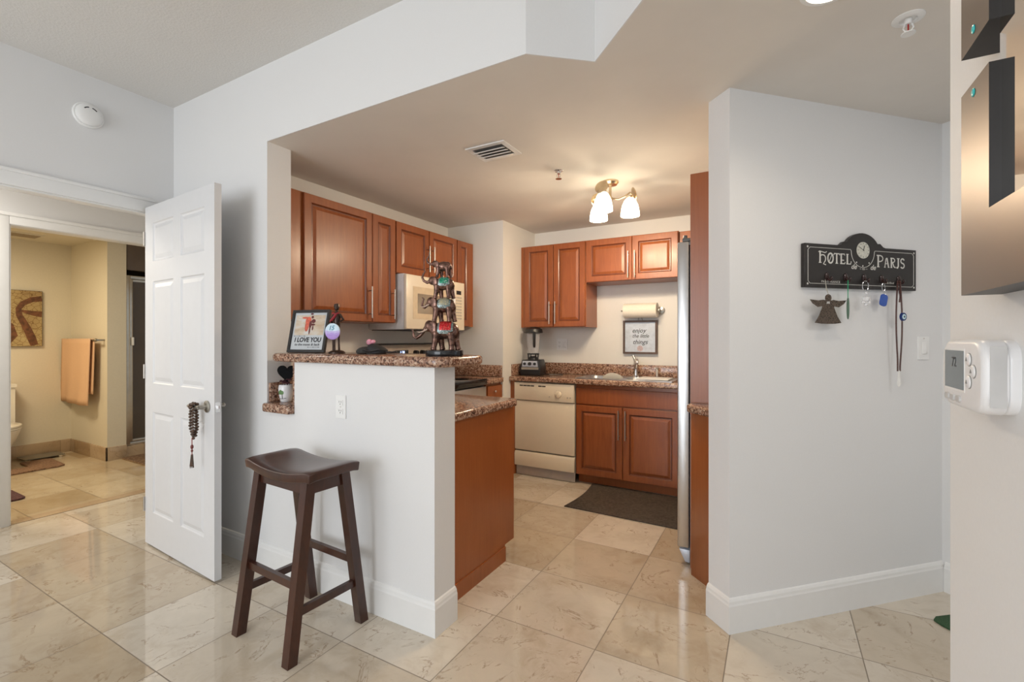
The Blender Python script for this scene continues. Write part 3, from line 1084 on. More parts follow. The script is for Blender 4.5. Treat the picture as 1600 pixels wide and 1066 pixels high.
tube(bm, [(-2.035, 4.27, 0.956), (-1.97, 4.25, 0.956), (-1.90, 4.29, 0.956), (-1.86, 4.33, 0.956)], 0.004, 8)
tag(obj('power_cord', bm, BLACK, smooth=True), 'short black power cord lying right of the blender', 'cord')

# ------------------------------------------------------------ things on the back wall
t = thing('paper_towel_holder', 'wall-mounted metal paper towel holder under the short cabinets', 'paper towel holder', (-1.095, 4.508, 1.58))
bm = bm_new()
tube(bm, [(-0.20, -0.085, 0), (0.160, -0.085, 0)], 0.007, 10)
tube(bm, [(0.155, 0.0, 0), (0.155, -0.085, 0)], 0.008, 10)
obj('rod', bm, PEWTER, t, smooth=True)
bm = bm_new()
for x_ in (0.155,):
    lathe(bm, [(0.038, 0), (0.036, 0.008), (0.018, 0.014), (0.0, 0.016)], M=Matrix.Translation((x_, 0, 0)) @ Matrix.Rotation(R(90), 4, 'X'), seg=24)
obj('wall_disc', bm, PEWTER, t, smooth=True)
bm = bm_new()
lathe(bm, [(0.026, -0.004), (0.026, 0.004), (0.0, 0.005)], M=Matrix.Translation((0.160, -0.085, 0)) @ Matrix.Rotation(R(90), 4, 'Y'), seg=24)
obj('end_disc', bm, PEWTER, t, smooth=True)
bm = bm_new()
tube(bm, [(-1.262, 4.423, 1.580), (-0.955, 4.423, 1.580)], 0.068, 40)
tag(obj('paper_towel_roll', bm, PAPER, smooth=True), 'cream paper towel roll hanging above the framed sign', 'paper towels')

t = thing('wall_sign', 'square framed sign with script lettering above the faucet', 'sign', (-1.13, 4.505, 1.17))
w2 = 0.162
bm = bm_new()
for x0, x1, z0, z1 in ((-w2, w2, 0, 0.018), (-w2, w2, 0.302, 0.32), (-w2, -w2 + 0.018, 0.018, 0.302), (w2 - 0.018, w2, 0.018, 0.302)):
    box(bm, x0, x1, -0.03, 0, z0, z1)
obj('frame', bm, FRAMEG, t, bevel=0.001, bseg=1)
sp = simple('galvanised_sheet', (0.56, 0.62, 0.70), 0.45, 0.15, var=0.12, nscale=25)
pnl = obj('panel', box(bm_new(), -w2 + 0.018, w2 - 0.018, -0.018, -0.004, 0.018, 0.302), sp, t)
INK = simple('ink_black', (0.02, 0.02, 0.025), 0.6)
for i, (s_, z_, x_, sz) in enumerate((('enjoy', 0.222, -0.012, 0.060), ('the little', 0.170, 0.004, 0.047), ('things', 0.112, 0.0, 0.060))):
    text('lettering', s_, sz, front(x_, -0.0186, z_), INK, pnl, 0.0003, 0.0003, 0.3)
bm = bm_new()
lathe(bm, [(0.028, 0), (0.028, 0.001), (0, 0.001)], M=Matrix.Translation((0, -0.018, 0.052)) @ Matrix.Rotation(R(90), 4, 'X'), seg=24)
obj('emblem', bm, simple('pink_stamp', (0.52, 0.42, 0.45), 0.6, var=0.3, nscale=120), pnl)
bm = bm_new()
tube(bm, [(-0.020, -0.012, 0.322), (-0.014, -0.012, 0.345), (0, -0.012, 0.357), (0.014, -0.012, 0.345), (0.020, -0.012, 0.322)], 0.003, 8)
tube(bm, [(0, 0.0, 0.362), (0, -0.018, 0.362)], 0.005, 8)
obj('hanger', bm, PEWTER, t, smooth=True)


def outlet_plate(name, label, loc, rotz, w, h, slots, cat):
    t_ = thing(name, label, cat, loc, rotz)
    obj('plate', box(bm_new(), -w / 2, w / 2, -0.006, 0, 0, h), WHITEP, t_, bevel=0.002, bseg=2)
    for kind, x_, z_ in slots:
        if kind == 'socket':
            bm_ = bm_new()
            box(bm_, x_ - 0.017, x_ + 0.017, -0.0085, -0.005, z_ - 0.014, z_ + 0.014)
            s = obj('socket', bm_, WHITEP, t_, bevel=0.003)
            bm_ = bm_new()
            for dx in (-0.007, 0.007):
                box(bm_, x_ + dx - 0.0012, x_ + dx + 0.0012, -0.0088, -0.0082, z_ - 0.001, z_ + 0.008)
            box(bm_, x_ - 0.002, x_ + 0.002, -0.0088, -0.0082, z_ - 0.010, z_ - 0.005)
            obj('slots', bm_, BLACKM, s)
        elif kind == 'rocker':
            bm_ = bm_new()
            prism(bm_, [(-0.006, z_ - 0.033), (-0.013, z_ - 0.028), (-0.008, z_ + 0.030), (-0.006, z_ + 0.033)], x_ - 0.016, x_ + 0.016, 'x')
            obj('rocker', bm_, WHITEP, t_, bevel=0.001, bseg=1)
        elif kind == 'screw':
            bm_ = bm_new()
            tube(bm_, [(x_, -0.0055, z_), (x_, -0.0068, z_)], 0.003, 10)
            obj('screw', bm_, BISQ2, t_)
    return t_


outlet_plate('wall_outlet', 'white double wall outlet on the half wall above the stool', (-1.915, YA, 0.915), 0, 0.072, 0.116, [('socket', 0, 0.080), ('socket', 0, 0.036), ('screw', 0, 0.058)], 'outlet')
outlet_plate('wall_outlet', 'white outlet and switch plate on the back wall right of the blender', (-1.945, 4.51, 1.195), 0, 0.118, 0.118,
             [('socket', -0.028, 0.080), ('socket', -0.028, 0.038), ('rocker', 0.028, 0.059)], 'outlet')
pw = C0 + dA * 1.190
outlet_plate('light_switch', 'white light switch plate low right of the key rack', (pw.x, pw.y, 1.210), 45, 0.074, 0.118, [('rocker', 0, 0.059), ('screw', 0, 0.108)], 'light switch')

# ------------------------------------------------------------ kitchen mat
m_, nt_, b_ = mat_new('dark_mat_weave')
setp(b_, (0.07, 0.06, 0.052), 0.9, 0, 0.1)
mp_ = coords(nt_)
n_ = noise(nt_, mp_, 55, 5, 0.7)
r_ = ramp(nt_, n_.outputs[0], [(0.3, (0.045, 0.036, 0.030)), (0.7, (0.11, 0.088, 0.072))])
nt_.links.new(r_.outputs[0], b_.inputs['Base Color'])
bump(nt_, b_, n_.outputs[0], 0.6, 0.002)
bm = bm_new()
N = 8
left = [(-1.445 + 0.03 * math.sin(math.pi * k / N), 3.385 + (4.035 - 3.385) * k / N) for k in range(N + 1)]
prism(bm, [(-0.52, 4.035), (-0.52, 3.36)][::-1] + left[::-1], 0.0005, 0.009)
tag(obj('floor_mat', bm, m_, bevel=0.003), 'dark brown rectangular mat on the floor before the sink cabinet', 'mat')
m_ = simple('green_mat_pile', (0.035, 0.085, 0.035), 0.9, var=0.5, nscale=300, bmp=0.6, bd=0.003)
bm = bm_new()
prism(bm, [(0.64, 2.865), (0.655, 2.90), (0.735, 2.965), (0.98, 2.95), (1.25, 2.60), (1.10, 2.35), (0.66, 2.83)], 0.0005, 0.010)
tag(obj('door_mat', bm, m_, bevel=0.003), 'green bristly mat corner on the hall floor at right', 'mat')

# ------------------------------------------------------------ stool
t = thing('bar_stool', 'dark brown wooden saddle-seat bar stool in front of the half wall', 'stool', (-1.888, 1.387, 0), -3)
bm = bm_new()
L2, W2, ns, nw = 0.245, 0.135, 20, 8
top, bot = [], []
for i in range(ns + 1):
    u = -1 + 2 * i / ns
    rt, rb = [], []
    for j in range(nw + 1):
        v = -1 + 2 * j / nw
        x_ = u * L2
        y_ = v * W2 * (1 - 0.05 * u * u)
        zt = 0.748 + 0.030 * u * u - 0.010 * max(0, abs(u) - 0.86) / 0.14 - 0.006 * max(0, abs(v) - 0.7) / 0.3
        rt.append(bm.verts.new((x_, y_, zt)))
        rb.append(bm.verts.new((x_ * 0.985, y_ * 0.97, zt - 0.040)))
    top.append(rt)
    bot.append(rb)
for i in range(ns):
    for j in range(nw):
        bm.faces.new((top[i][j], top[i + 1][j], top[i + 1][j + 1], top[i][j + 1]))
        bm.faces.new((bot[i][j], bot[i][j + 1], bot[i + 1][j + 1], bot[i + 1][j]))
for i in range(ns):
    bm.faces.new((top[i][0], bot[i][0], bot[i + 1][0], top[i + 1][0]))
    bm.faces.new((top[i][nw], top[i + 1][nw], bot[i + 1][nw], bot[i][nw]))
for j in range(nw):
    bm.faces.new((top[0][j], top[0][j + 1], bot[0][j + 1], bot[0][j]))
    bm.faces.new((top[ns][j], bot[ns][j], bot[ns][j + 1], top[ns][j + 1]))
bmesh.ops.recalc_face_normals(bm, faces=bm.faces)
obj('seat', bm, ESPRESSO, t, bevel=0.006, bseg=3)


def beam(bm, a, b_, w, h, up=Vector((0, 0, 1))):
    """rectangular bar from a to b; w across, h along 'up'"""
    a, b_ = Vector(a), Vector(b_)
    d = (b_ - a).normalized()
    s = d.cross(up).normalized()
    u_ = s.cross(d).normalized()
    vs = []
    for p in (a, b_):
        for i, j in ((-1, -1), (1, -1), (1, 1), (-1, 1)):
            vs.append(bm.verts.new(p + s * (i * w / 2) + u_ * (j * h / 2)))
    for f in ((3, 2, 1, 0), (4, 5, 6, 7), (0, 1, 5, 4), (1, 2, 6, 5), (2, 3, 7, 6), (3, 0, 4, 7)):
        bm.faces.new([vs[i] for i in f])
    return bm


LG = {}
for sx in (-1, 1):
    for sy in (-1, 1):
        bm = bm_new()
        a = Vector((sx * 0.192, sy * 0.180, 0.0))
        b_ = Vector((sx * 0.178, sy * 0.085, 0.722))
        LG[(sx, sy)] = (a, b_)
        # horizontal cut ends: build as skewed prism
        vs = []
        for p in (a, b_):
            for i, j in ((-1, -1), (1, -1), (1, 1), (-1, 1)):
                vs.append(bm.verts.new(p + Vector((i * 0.0215, j * 0.0215, 0))))
        for f in ((3, 2, 1, 0), (4, 5, 6, 7), (0, 1, 5, 4), (1, 2, 6, 5), (2, 3, 7, 6), (3, 0, 4, 7)):
            bm.faces.new([vs[i] for i in f])
        obj('leg', bm, ESPRESSO, t, bevel=0.003)


def leg_at(k, z):
    a, b_ = LG[k]
    return a + (b_ - a) * (z / 0.722)


for k1, k2, z, hh in (((-1, -1), (1, -1), 0.300, 0.032), ((-1, 1), (1, 1), 0.300, 0.032), ((-1, -1), (-1, 1), 0.195, 0.032), ((1, -1), (1, 1), 0.195, 0.032)):
    bm = bm_new()
    beam(bm, leg_at(k1, z), leg_at(k2, z), 0.02, hh)
    obj('stretcher', bm, ESPRESSO, t, bevel=0.002)
for k1, k2, z in (((-1, -1), (1, -1), 0.690), ((-1, 1), (1, 1), 0.690), ((-1, -1), (-1, 1), 0.690), ((1, -1), (1, 1), 0.690)):
    bm = bm_new()
    beam(bm, leg_at(k1, z), leg_at(k2, z), 0.022, 0.055)
    obj('apron', bm, ESPRESSO, t, bevel=0.002)

# ------------------------------------------------------------ open six-panel door
t = thing('panel_door', 'open white six-panel interior door with metal lever handle', 'door', (-3.528, 1.455, 0.012), -3.6)
DW_, DH, DT = 0.905, 2.145, 0.036


def panel_face(bm, y, sgn):
    cols = [(0.115, 0.405), (0.500, 0.790)]
    rows = [(0.21, 0.845), (1.025, 1.665), (1.79, 2.035)]
    xs_ = sorted({0, DW_} | {c for p in cols for c in p})
    zs_ = sorted({0, DH} | {c for p in rows for c in p})
    V = {}
    for x_ in xs_:
        for z_ in zs_:
            V[(x_, z_)] = bm.verts.new((x_, y, z_))
    for i in range(len(xs_) - 1):
        for j in range(len(zs_) - 1):
            q = [V[(xs_[i], zs_[j])], V[(xs_[i + 1], zs_[j])], V[(xs_[i + 1], zs_[j + 1])], V[(xs_[i], zs_[j + 1])]]
            if (xs_[i], xs_[i + 1]) in cols and (zs_[j], zs_[j + 1]) in rows:
                prev = q
                for ins, dy in ((0.006, 0.006), (0.016, 0.008), (0.040, 0.002)):
                    nx = [bm.verts.new((xx, y + sgn * dy, zz)) for xx, zz in ((xs_[i] + ins, zs_[j] + ins), (xs_[i + 1] - ins, zs_[j] + ins), (xs_[i + 1] - ins, zs_[j + 1] - ins), (xs_[i] + ins, zs_[j + 1] - ins))]
                    for k in range(4):
                        bm.faces.new((prev[k], prev[(k + 1) % 4], nx[(k + 1) % 4], nx[k]))
                    prev = nx
                bm.faces.new(prev)
            else:
                bm.faces.new(q)
    return [V[(0, 0)], V[(DW_, 0)], V[(DW_, DH)], V[(0, DH)]], V, xs_, zs_


bm = bm_new()
_, Va, xs_, zs_ = panel_face(bm, 0.0, 1)
_, Vb, _, _ = panel_face(bm, DT, -1)
for i in range(len(xs_) - 1):
    for z_ in (0, DH):
        bm.faces.new((Va[(xs_[i], z_)], Va[(xs_[i + 1], z_)], Vb[(xs_[i + 1], z_)], Vb[(xs_[i], z_)]))
for j in range(len(zs_) - 1):
    for x_ in (0, DW_):
        bm.faces.new((Va[(x_, zs_[j])], Va[(x_, zs_[j + 1])], Vb[(x_, zs_[j + 1])], Vb[(x_, zs_[j])]))
bmesh.ops.recalc_face_normals(bm, faces=bm.faces)
obj('door_leaf', bm, DOORW, t)
hx, hz = 0.828, 0.935
for sgn, y0 in ((-1, 0.0), (1, DT)):
    bm = bm_new()
    Mr = Matrix.Translation((hx, y0, hz)) @ Matrix.Rotation(R(90 if sgn < 0 else -90), 4, 'X')
    lathe(bm, [(0.033, 0), (0.033, 0.006), (0.026, 0.010), (0.014, 0.012), (0.012, 0.045), (0.0, 0.047)], M=Mr, seg=26)
    tube(bm, [(hx + 0.006, y0 + sgn * 0.045, hz), (hx - 0.03, y0 + sgn * 0.047, hz), (hx - 0.08, y0 + sgn * 0.047, hz), (hx - 0.118, y0 + sgn * 0.044, hz)], [0.011, 0.010, 0.010, 0.0085], 12)
    obj('lever_handle', bm, PEWTER, t, smooth=True)
bm = bm_new()
box(bm, DW_ - 0.0005, DW_ + 0.0015, 0.006, DT - 0.006, hz - 0.028, hz + 0.028)
prism(bm, [(DW_, 0.010), (DW_ + 0.012, 0.016), (DW_, 0.026)], hz - 0.009, hz + 0.009, 'z')
obj('latch', bm, CHROME, t, bevel=0.0005, bseg=1)
for z_ in (0.2, 1.05, 1.9):
    bm = bm_new()
    tube(bm, [(-0.004, -0.004, z_), (-0.004, -0.004, z_ + 0.09)], 0.006, 10)
    obj('hinge', bm, NICKEL, t, smooth=True)

# prayer beads on the lever
Md = MW['panel_door']
BEAD = simple('brown_wood_bead', (0.075, 0.040, 0.024), 0.22, var=0.5, nscale=60)
t = thing('bead_strand', 'dark wooden bead strand with tassel hanging on the door lever', 'beads', tuple(Md @ Vector((hx - 0.045, -0.047, hz + 0.014 - 0.33))))
c0 = Md @ Vector((hx - 0.045, -0.047, hz))
bm = bm_new()
pts = []
for k in range(10):
    f = 1 - max(0, k - 7) / 3.6
    for q, (sx_, sy_) in enumerate(((-1, -1), (1, -1), (-0.6, 1), (0.6, 1))):
        pts.append((sx_ * 0.0125 * f + 0.003 * math.sin(k * 1.9 + q), sy_ * 0.012 * f, -0.006 - k * 0.0158 - (0.0079 if q % 2 else 0)))
pts.append((0.0, -0.003, -0.170))
for k in range(5):
    a = math.pi * k / 4
    for sx_ in (-0.010, 0.008):
        pts.append((sx_, -0.018 * math.cos(a), 0.0165 * math.sin(a) + 0.003))
for p in pts:
    ellip(bm, c0 + Vector(p), (0.0083, 0.0083, 0.0078), seg=12)
obj('beads', bm, BEAD, t, W=True, smooth=True)
bm = bm_new()
tube(bm, [c0 + Vector((0, -0.01, -0.165)), c0 + Vector((0, -0.01, -0.205)), c0 + Vector((0, -0.01, -0.262))], 0.0022, 8)
obj('cord', bm, simple('red_cord', (0.30, 0.05, 0.04), 0.7), t, W=True)
bm = bm_new()
ellip(bm, c0 + Vector((0, -0.01, -0.215)), (0.008, 0.008, 0.013), seg=10)
ellip(bm, c0 + Vector((0, -0.01, -0.236)), (0.006, 0.006, 0.008), seg=10)
obj('red_bead', bm, simple('red_bead', (0.16, 0.03, 0.025), 0.3), t, W=True, smooth=True)
bm = bm_new()
for k in range(14):
    a = k * 2.4
    r_ = 0.006 + 0.004 * ((k * 7) % 5) / 5
    tube(bm, [c0 + Vector((0.003 * math.cos(a), -0.01 + 0.003 * math.sin(a), -0.256)), c0 + Vector((r_ * math.cos(a), -0.01 + r_ * math.sin(a), -0.312 - 0.008 * (k % 3)))], 0.0022, 6)
obj('tassel', bm, BEAD, t, W=True)

# ------------------------------------------------------------ smoke detector, vent, sprinklers, lamps
t = thing('smoke_detector', 'round white smoke detector high on the left wall', 'smoke detector', (-3.565, 1.180, 2.645), 90)
Mr = Matrix.Rotation(R(90), 4, 'X')
bm = bm_new()
lathe(bm, [(0.074, 0), (0.074, 0.010), (0.070, 0.014), (0.0, 0.014)], M=Mr, seg=40)
obj('base', bm, WHITEP, t, smooth=True)
bm = bm_new()
lathe(bm, [(0.063, 0.014), (0.063, 0.026), (0.052, 0.036), (0.030, 0.040), (0.0, 0.041)], M=Mr, seg=40)
b_ = obj('cover', bm, WHITEP, t, smooth=True)
bm = bm_new()
for a0 in (60, 120):
    for k in range(4):
        a = R(a0 - 14 + k * 9)
        ellip(bm, (0.038 * math.cos(a), -0.0385, 0.038 * math.sin(a)), (0.0045, 0.0018, 0.0035), seg=8)
obj('slots', bm, BLACKM, b_)

t = thing('air_vent', 'white square ceiling air vent with louvres above the kitchen', 'vent', (-1.475, 2.392, 2.43))
bm = bm_new()
VX0, VX1, VY0, VY1 = -1.61, -1.345, 2.282, 2.502
for x0, x1, y0, y1 in ((VX0, VX1, VY0, VY0 + 0.03), (VX0, VX1, VY1 - 0.03, VY1), (VX0, VX0 + 0.03, VY0 + 0.03, VY1 - 0.03), (VX1 - 0.03, VX1, VY0 + 0.03, VY1 - 0.03)):
    box(bm, x0, x1, y0, y1, KC - 0.006, KC)
obj('frame', bm, WHITEP, t, W=True)
bm = bm_new()
for k in range(4):
    y_ = VY0 + 0.045 + k * 0.037
    prism(bm, [(y_ - 0.002, KC - 0.018), (y_ + 0.002, KC - 0.021), (y_ + 0.031, KC - 0.010), (y_ + 0.029, KC - 0.007)], VX0 + 0.035, VX1 - 0.035, 'x')
obj('louvres', bm, WHITEP, t, W=True)
obj('cavity', box(bm_new(), VX0 + 0.031, VX1 - 0.031, VY0 + 0.031, VY1 - 0.031, KC - 0.002, KC - 0.0005), simple('duct_grey', (0.16, 0.15, 0.14), 0.6), t, W=True)


def sprinkler(loc, label, R0):
    t_ = thing('ceiling_sprinkler', label, 'sprinkler', loc)
    bm_ = bm_new()
    lathe(bm_, [(R0, 0), (R0, -0.003), (R0 * 0.7, -0.008), (R0 * 0.55, -0.008), (R0 * 0.5, -0.002)], seg=28)
    obj('escutcheon', bm_, WHITEP if R0 > 0.04 else CHROME, t_, smooth=True)
    bm_ = bm_new()
    tube(bm_, [(0, 0, -0.001), (0, 0, -0.022)], 0.011, 12)
    for s in (-1, 1):
        tube(bm_, [(s * 0.010, 0, -0.02), (s * 0.014, 0, -0.035), (s * 0.004, 0, -0.052)], 0.0028, 6)
    lathe(bm_, [(0.021, -0.056), (0.021, -0.053), (0.004, -0.052)], seg=16)
    hd = obj('head', bm_, WHITEP if R0 > 0.04 else CHROME, t_, smooth=True)
    bm_ = bm_new()
    tube(bm_, [(0, 0, -0.022), (0, 0, -0.050)], 0.0025, 8)
    obj('bulb', bm_, simple('red_glass_bulb', (0.4, 0.02, 0.02), 0.2), hd)
    return t_


sprinkler((-1.27, 2.885, KC), 'small chrome fire sprinkler on the kitchen ceiling near the lamp', 0.030)
sprinkler((0.405, 2.115, KC), 'white fire sprinkler on the hall ceiling at upper right', 0.047)

t = thing('recessed_light', 'glowing round recessed ceiling light at the top edge', 'ceiling light', (0.150, 1.80, KC))
bm = bm_new()
lathe(bm, [(0.085, 0), (0.084, -0.005), (0.068, -0.007), (0.066, -0.001)], seg=40)
obj('trim_ring', bm, WHITEP, t, smooth=True)
bm = bm_new()
lathe(bm, [(0.066, -0.001), (0.066, -0.0035), (0.0, -0.0035)], seg=40)
obj('lens', bm, emis('warm_lens', (1.0, 0.86, 0.66), 12), t)

BRONZE = simple('satin_bronze', (0.66, 0.54, 0.38), 0.22, 1.0, var=0.1)
LX, LY = -1.037, 3.27
t = thing('ceiling_lamp', 'bronze three-arm ceiling lamp with glowing white glass shades', 'ceiling lamp', (LX, LY, KC - 0.28))
bm = bm_new()
lathe(bm, [(0.060, 0), (0.060, -0.012), (0.048, -0.026), (0.012, -0.030), (0.010, -0.034)], c=(LX, LY, KC), seg=30)
obj('canopy', bm, BRONZE, t, W=True, smooth=True)
bm = bm_new()
tube(bm, [(LX, LY, KC - 0.03), (LX, LY, KC - 0.12)], 0.010, 12)
lathe(bm, [(0.0, 0.012), (0.018, 0.008), (0.020, -0.008), (0.0, -0.014)], c=(LX, LY, KC - 0.122), seg=16)
obj('stem', bm, BRONZE, t, W=True, smooth=True)
SHADE = emis('lit_glass_shade', (1.0, 0.90, 0.70), 7.0)
for k, a in enumerate((143, 268, 32)):
    a = R(a)
    dx, dy = math.cos(a), math.sin(a)
    px_, py_ = LX + dx * 0.145, LY + dy * 0.145
    zt = KC - 0.115
    bm = bm_new()
    tube(bm, [(LX, LY, KC - 0.120), (LX + dx * 0.06, LY + dy * 0.06, KC - 0.125), (LX + dx * 0.105, LY + dy * 0.105, KC - 0.105), (px_, py_, KC - 0.075), (px_ + dx * 0.015, py_ + dy * 0.015, KC - 0.095), (px_, py_, zt)], 0.006, 10)
    lathe(bm, [(0.024, 0.0), (0.026, 0.012), (0.012, 0.022), (0.0, 0.024)], c=(px_, py_, zt - 0.006), seg=20)
    Md_ = Matrix.Translation((px_ + dx * 0.03, py_ + dy * 0.03, KC - 0.085)) @ Matrix.Rotation(a, 4, 'Z') @ Matrix.Rotation(R(75), 4, 'Y')
    lathe(bm, [(0.0, 0.004), (0.040, 0.002), (0.048, -0.003), (0.040, -0.004), (0.0, -0.002)], M=Md_, seg=26)
    ar = obj('arm', bm, BRONZE, t, W=True, smooth=True)
    bm = bm_new()
    lathe(bm, [(0.022, 0.0), (0.040, -0.020), (0.056, -0.055), (0.064, -0.095), (0.067, -0.130), (0.063, -0.130), (0.060, -0.095), (0.052, -0.055), (0.036, -0.022), (0.0, -0.004)], c=(px_, py_, zt), seg=32)
    obj('shade', bm, SHADE, ar, W=True, smooth=True)
    point_light('lamp_bulb', (px_, py_, zt - 0.150), 15, WARM, 0.035)

# hall and bathroom lamps
d = bpy.data.lights.new('recessed_bulb', 'SPOT')
d.energy = 14
d.color = (1.0, 0.85, 0.66)
d.spot_size = R(150)
d.spot_blend = 0.8
d.shadow_soft_size = 0.06
o = bpy.data.objects.new('recessed_bulb', d)
o.location = (0.150, 1.80, KC - 0.02)
COL.objects.link(o)
area_light('hall_ceiling_lamp', (1.6, 1.9, KC - 0.03), (0, 0, 0), 0.5, 0.5, 8, (1.0, 0.95, 0.90))
area_light('bathroom_lamp', (-5.9, 0.9, 2.36), (0, 0, 0), 0.7, 0.5, 34, (1.0, 0.83, 0.57))
area_light('vestibule_lamp', (-4.25, 0.4, 2.46), (0, 0, 0), 0.4, 0.4, 16, (1.0, 0.94, 0.85))

# ------------------------------------------------------------ picture frame on the bar
t = thing('picture_frame', 'black picture frame reading I LOVE YOU on the granite bar', 'picture frame', (-2.270, 1.70, 1.2375), 14)
Mt = Matrix.Rotation(R(-13), 4, 'X')
fw, fh = 0.122, 0.245


def tilted(bm):
    bmesh.ops.transform(bm, matrix=Mt, verts=bm.verts)
    return bm


bm = bm_new()
for x0, x1, z0, z1 in ((-fw, fw, 0, 0.016), (-fw, fw, fh - 0.016, fh), (-fw, -fw + 0.016, 0.016, fh - 0.016), (fw - 0.016, fw, 0.016, fh - 0.016)):
    box(bm, x0, x1, -0.018, 0, z0, z1)
fr = obj('frame', tilted(bm), FRAMEB, t, bevel=0.001, bseg=1)
bm = bm_new()
box(bm, -fw + 0.012, fw - 0.012, -0.010, -0.003, 0.012, fh - 0.012)
card = obj('mat_card', tilted(bm), simple('pale_card', (0.55, 0.58, 0.60), 0.5, var=0.03), t)
bm = bm_new()
box(bm, -0.095, 0.095, -0.0112, -0.010, 0.100, 0.215)
m_, nt_, b_ = mat_new('beach_photo')
setp(b_, (0.6, 0.5, 0.4), 0.35)
mp_ = coords(nt_, (6, 1, 22))
n_ = noise(nt_, mp_, 1.4, 4, 0.6, 0.4)
r_ = ramp(nt_, n_.outputs[0], [(0.3, (0.50, 0.36, 0.24)), (0.5, (0.62, 0.52, 0.40)), (0.65, (0.66, 0.66, 0.66))])
nt_.links.new(r_.outputs[0], b_.inputs['Base Color'])
ph = obj('photograph', tilted(bm), m_, card)
RED = simple('coral_print', (0.62, 0.12, 0.07), 0.5, var=0.3, nscale=60)
DRK = simple('maroon_print', (0.12, 0.02, 0.02), 0.5, var=0.3)
bm = bm_new()
for cx_, cz_, rx, rz in ((-0.012, 0.180, 0.020, 0.026), (-0.018, 0.150, 0.013, 0.030), (-0.035, 0.200, 0.022, 0.006)):
    ellip(bm, (cx_, -0.0115, cz_), (rx, 0.0006, rz), seg=14)
obj('printed_figure', tilted(bm), RED, ph, smooth=True)
bm = bm_new()
for cx_, cz_, rx, rz in ((0.022, 0.180, 0.014, 0.012), (0.004, 0.160, 0.009, 0.022), (0.020, 0.160, 0.016, 0.006), (0.004, 0.125, 0.005, 0.022), (0.022, 0.140, 0.005, 0.014), (0.012, 0.203, 0.008, 0.008), (0.006, 0.222, 0.010, 0.005)):
    ellip(bm, (cx_, -0.0120, cz_), (rx, 0.0006, rz), seg=14)
obj('printed_figure', tilted(bm), DRK, ph, smooth=True)
text('lettering', 'I LOVE YOU', 0.036, Mt @ front(0.0, -0.0106, 0.072), INK, card, 0.0003, 0.0013, 0.1, sx=0.90)
text('lettering', 'to the moon & back', 0.020, Mt @ front(0.0, -0.0106, 0.046), INK, card, 0.0003, 0.0002, 0.15)
bm = bm_new()
for x0, x1, z0 in ((-0.088, -0.022, 0.094), (0.012, 0.080, 0.030)):
    box(bm, x0, x1, -0.0108, -0.010, z0, z0 + 0.0012)
    for xx in (x0, (x0 + x1) / 2, x1):
        prism(bm, [(xx - 0.005, z0 - 0.0015), (xx + 0.006, z0 + 0.0006), (xx - 0.005, z0 + 0.003)], -0.0109, -0.010, 'y')
obj('arrow_print', tilted(bm), INK, card)
bm = bm_new()
prism(bm, [(0.040, 0.150), (0.046, 0.160), (0.090, 0.0005), (0.082, 0.0005)], -0.02, 0.02, 'x')
obj('easel_stand', bm, FRAMEB, t)

# ------------------------------------------------------------ figurine with badge
BRZ = simple('dark_bronze', (0.055, 0.035, 0.028), 0.32, 0.6, var=0.35, nscale=60)
t = thing('figurine', 'slim dark bronze figurine in a cap with red scarf on the bar', 'figurine', (-2.080, 1.745, 1.2375), 25)
bm = bm_new()
lathe(bm, [(0.044, 0), (0.044, 0.006), (0.034, 0.013), (0.020, 0.017), (0.0, 0.018)], seg=24)
obj('base', bm, BRZ, t, smooth=True)
bm = bm_new()
for s in (-1, 1):
    tube(bm, [(s * 0.013, 0, 0.010), (s * 0.012, -0.003, 0.07), (s * 0.010, 0, 0.13)], [0.006, 0.005, 0.008], 8)
    tube(bm, [(s * 0.016, 0, 0.212), (s * 0.036, 0.0, 0.185), (s * 0.018, -0.018, 0.165)], [0.008, 0.0065, 0.005], 8)
tube(bm, [(0, 0, 0.125), (0, 0, 0.15), (0, 0, 0.18), (0, 0, 0.212), (0, 0, 0.225), (0, 0, 0.236)], [0.015, 0.017, 0.018, 0.021, 0.008, 0.007], 12)
ellip(bm, (0, -0.002, 0.247), (0.0125, 0.014, 0.016), seg=12)
tube(bm, [(-0.026, 0.01, 0.012), (-0.026, 0.008, 0.10)], 0.004, 8)
body = obj('body', bm, BRZ, t, smooth=True)
bm = bm_new()
lathe(bm, [(0.017, 0.252), (0.016, 0.258), (0.013, 0.268), (0.0, 0.272)], seg=16)
obj('cap', bm, BRZ, body, smooth=True)
bm = bm_new()
tube(bm, [(-0.018, -0.012, 0.218), (0, -0.020, 0.212), (0.018, -0.012, 0.220)], 0.005, 8)
tube(bm, [(0.006, -0.022, 0.212), (-0.012, -0.024, 0.188), (-0.030, -0.018, 0.172)], [0.006, 0.008, 0.004], 8)
obj('scarf', bm, simple('red_enamel', (0.28, 0.02, 0.03), 0.35), body, smooth=True)
m_, nt_, b_ = mat_new('lilac_badge')
setp(b_, (0.5, 0.4, 0.8), 0.3)
tc_ = nt_.nodes.new('ShaderNodeTexCoord')
sp_ = nt_.nodes.new('ShaderNodeSeparateXYZ')
nt_.links.new(tc_.outputs['Generated'], sp_.inputs[0])
mp_ = coords(nt_)
wv = noise(nt_, mp_, 40, 1)
ad_ = nt_.nodes.new('ShaderNodeMath')
ad_.operation = 'MULTIPLY_ADD'
ad_.inputs[1].default_value = 0.25
nt_.links.new(wv.outputs[0], ad_.inputs[0])
nt_.links.new(sp_.outputs[2], ad_.inputs[2])
r_ = ramp(nt_, ad_.outputs[0], [(0.0, (0.42, 0.25, 0.68)), (0.45, (0.52, 0.36, 0.80)), (0.62, (0.60, 0.55, 0.85)), (0.72, (0.62, 0.78, 0.90)), (1.0, (0.66, 0.82, 0.92))])
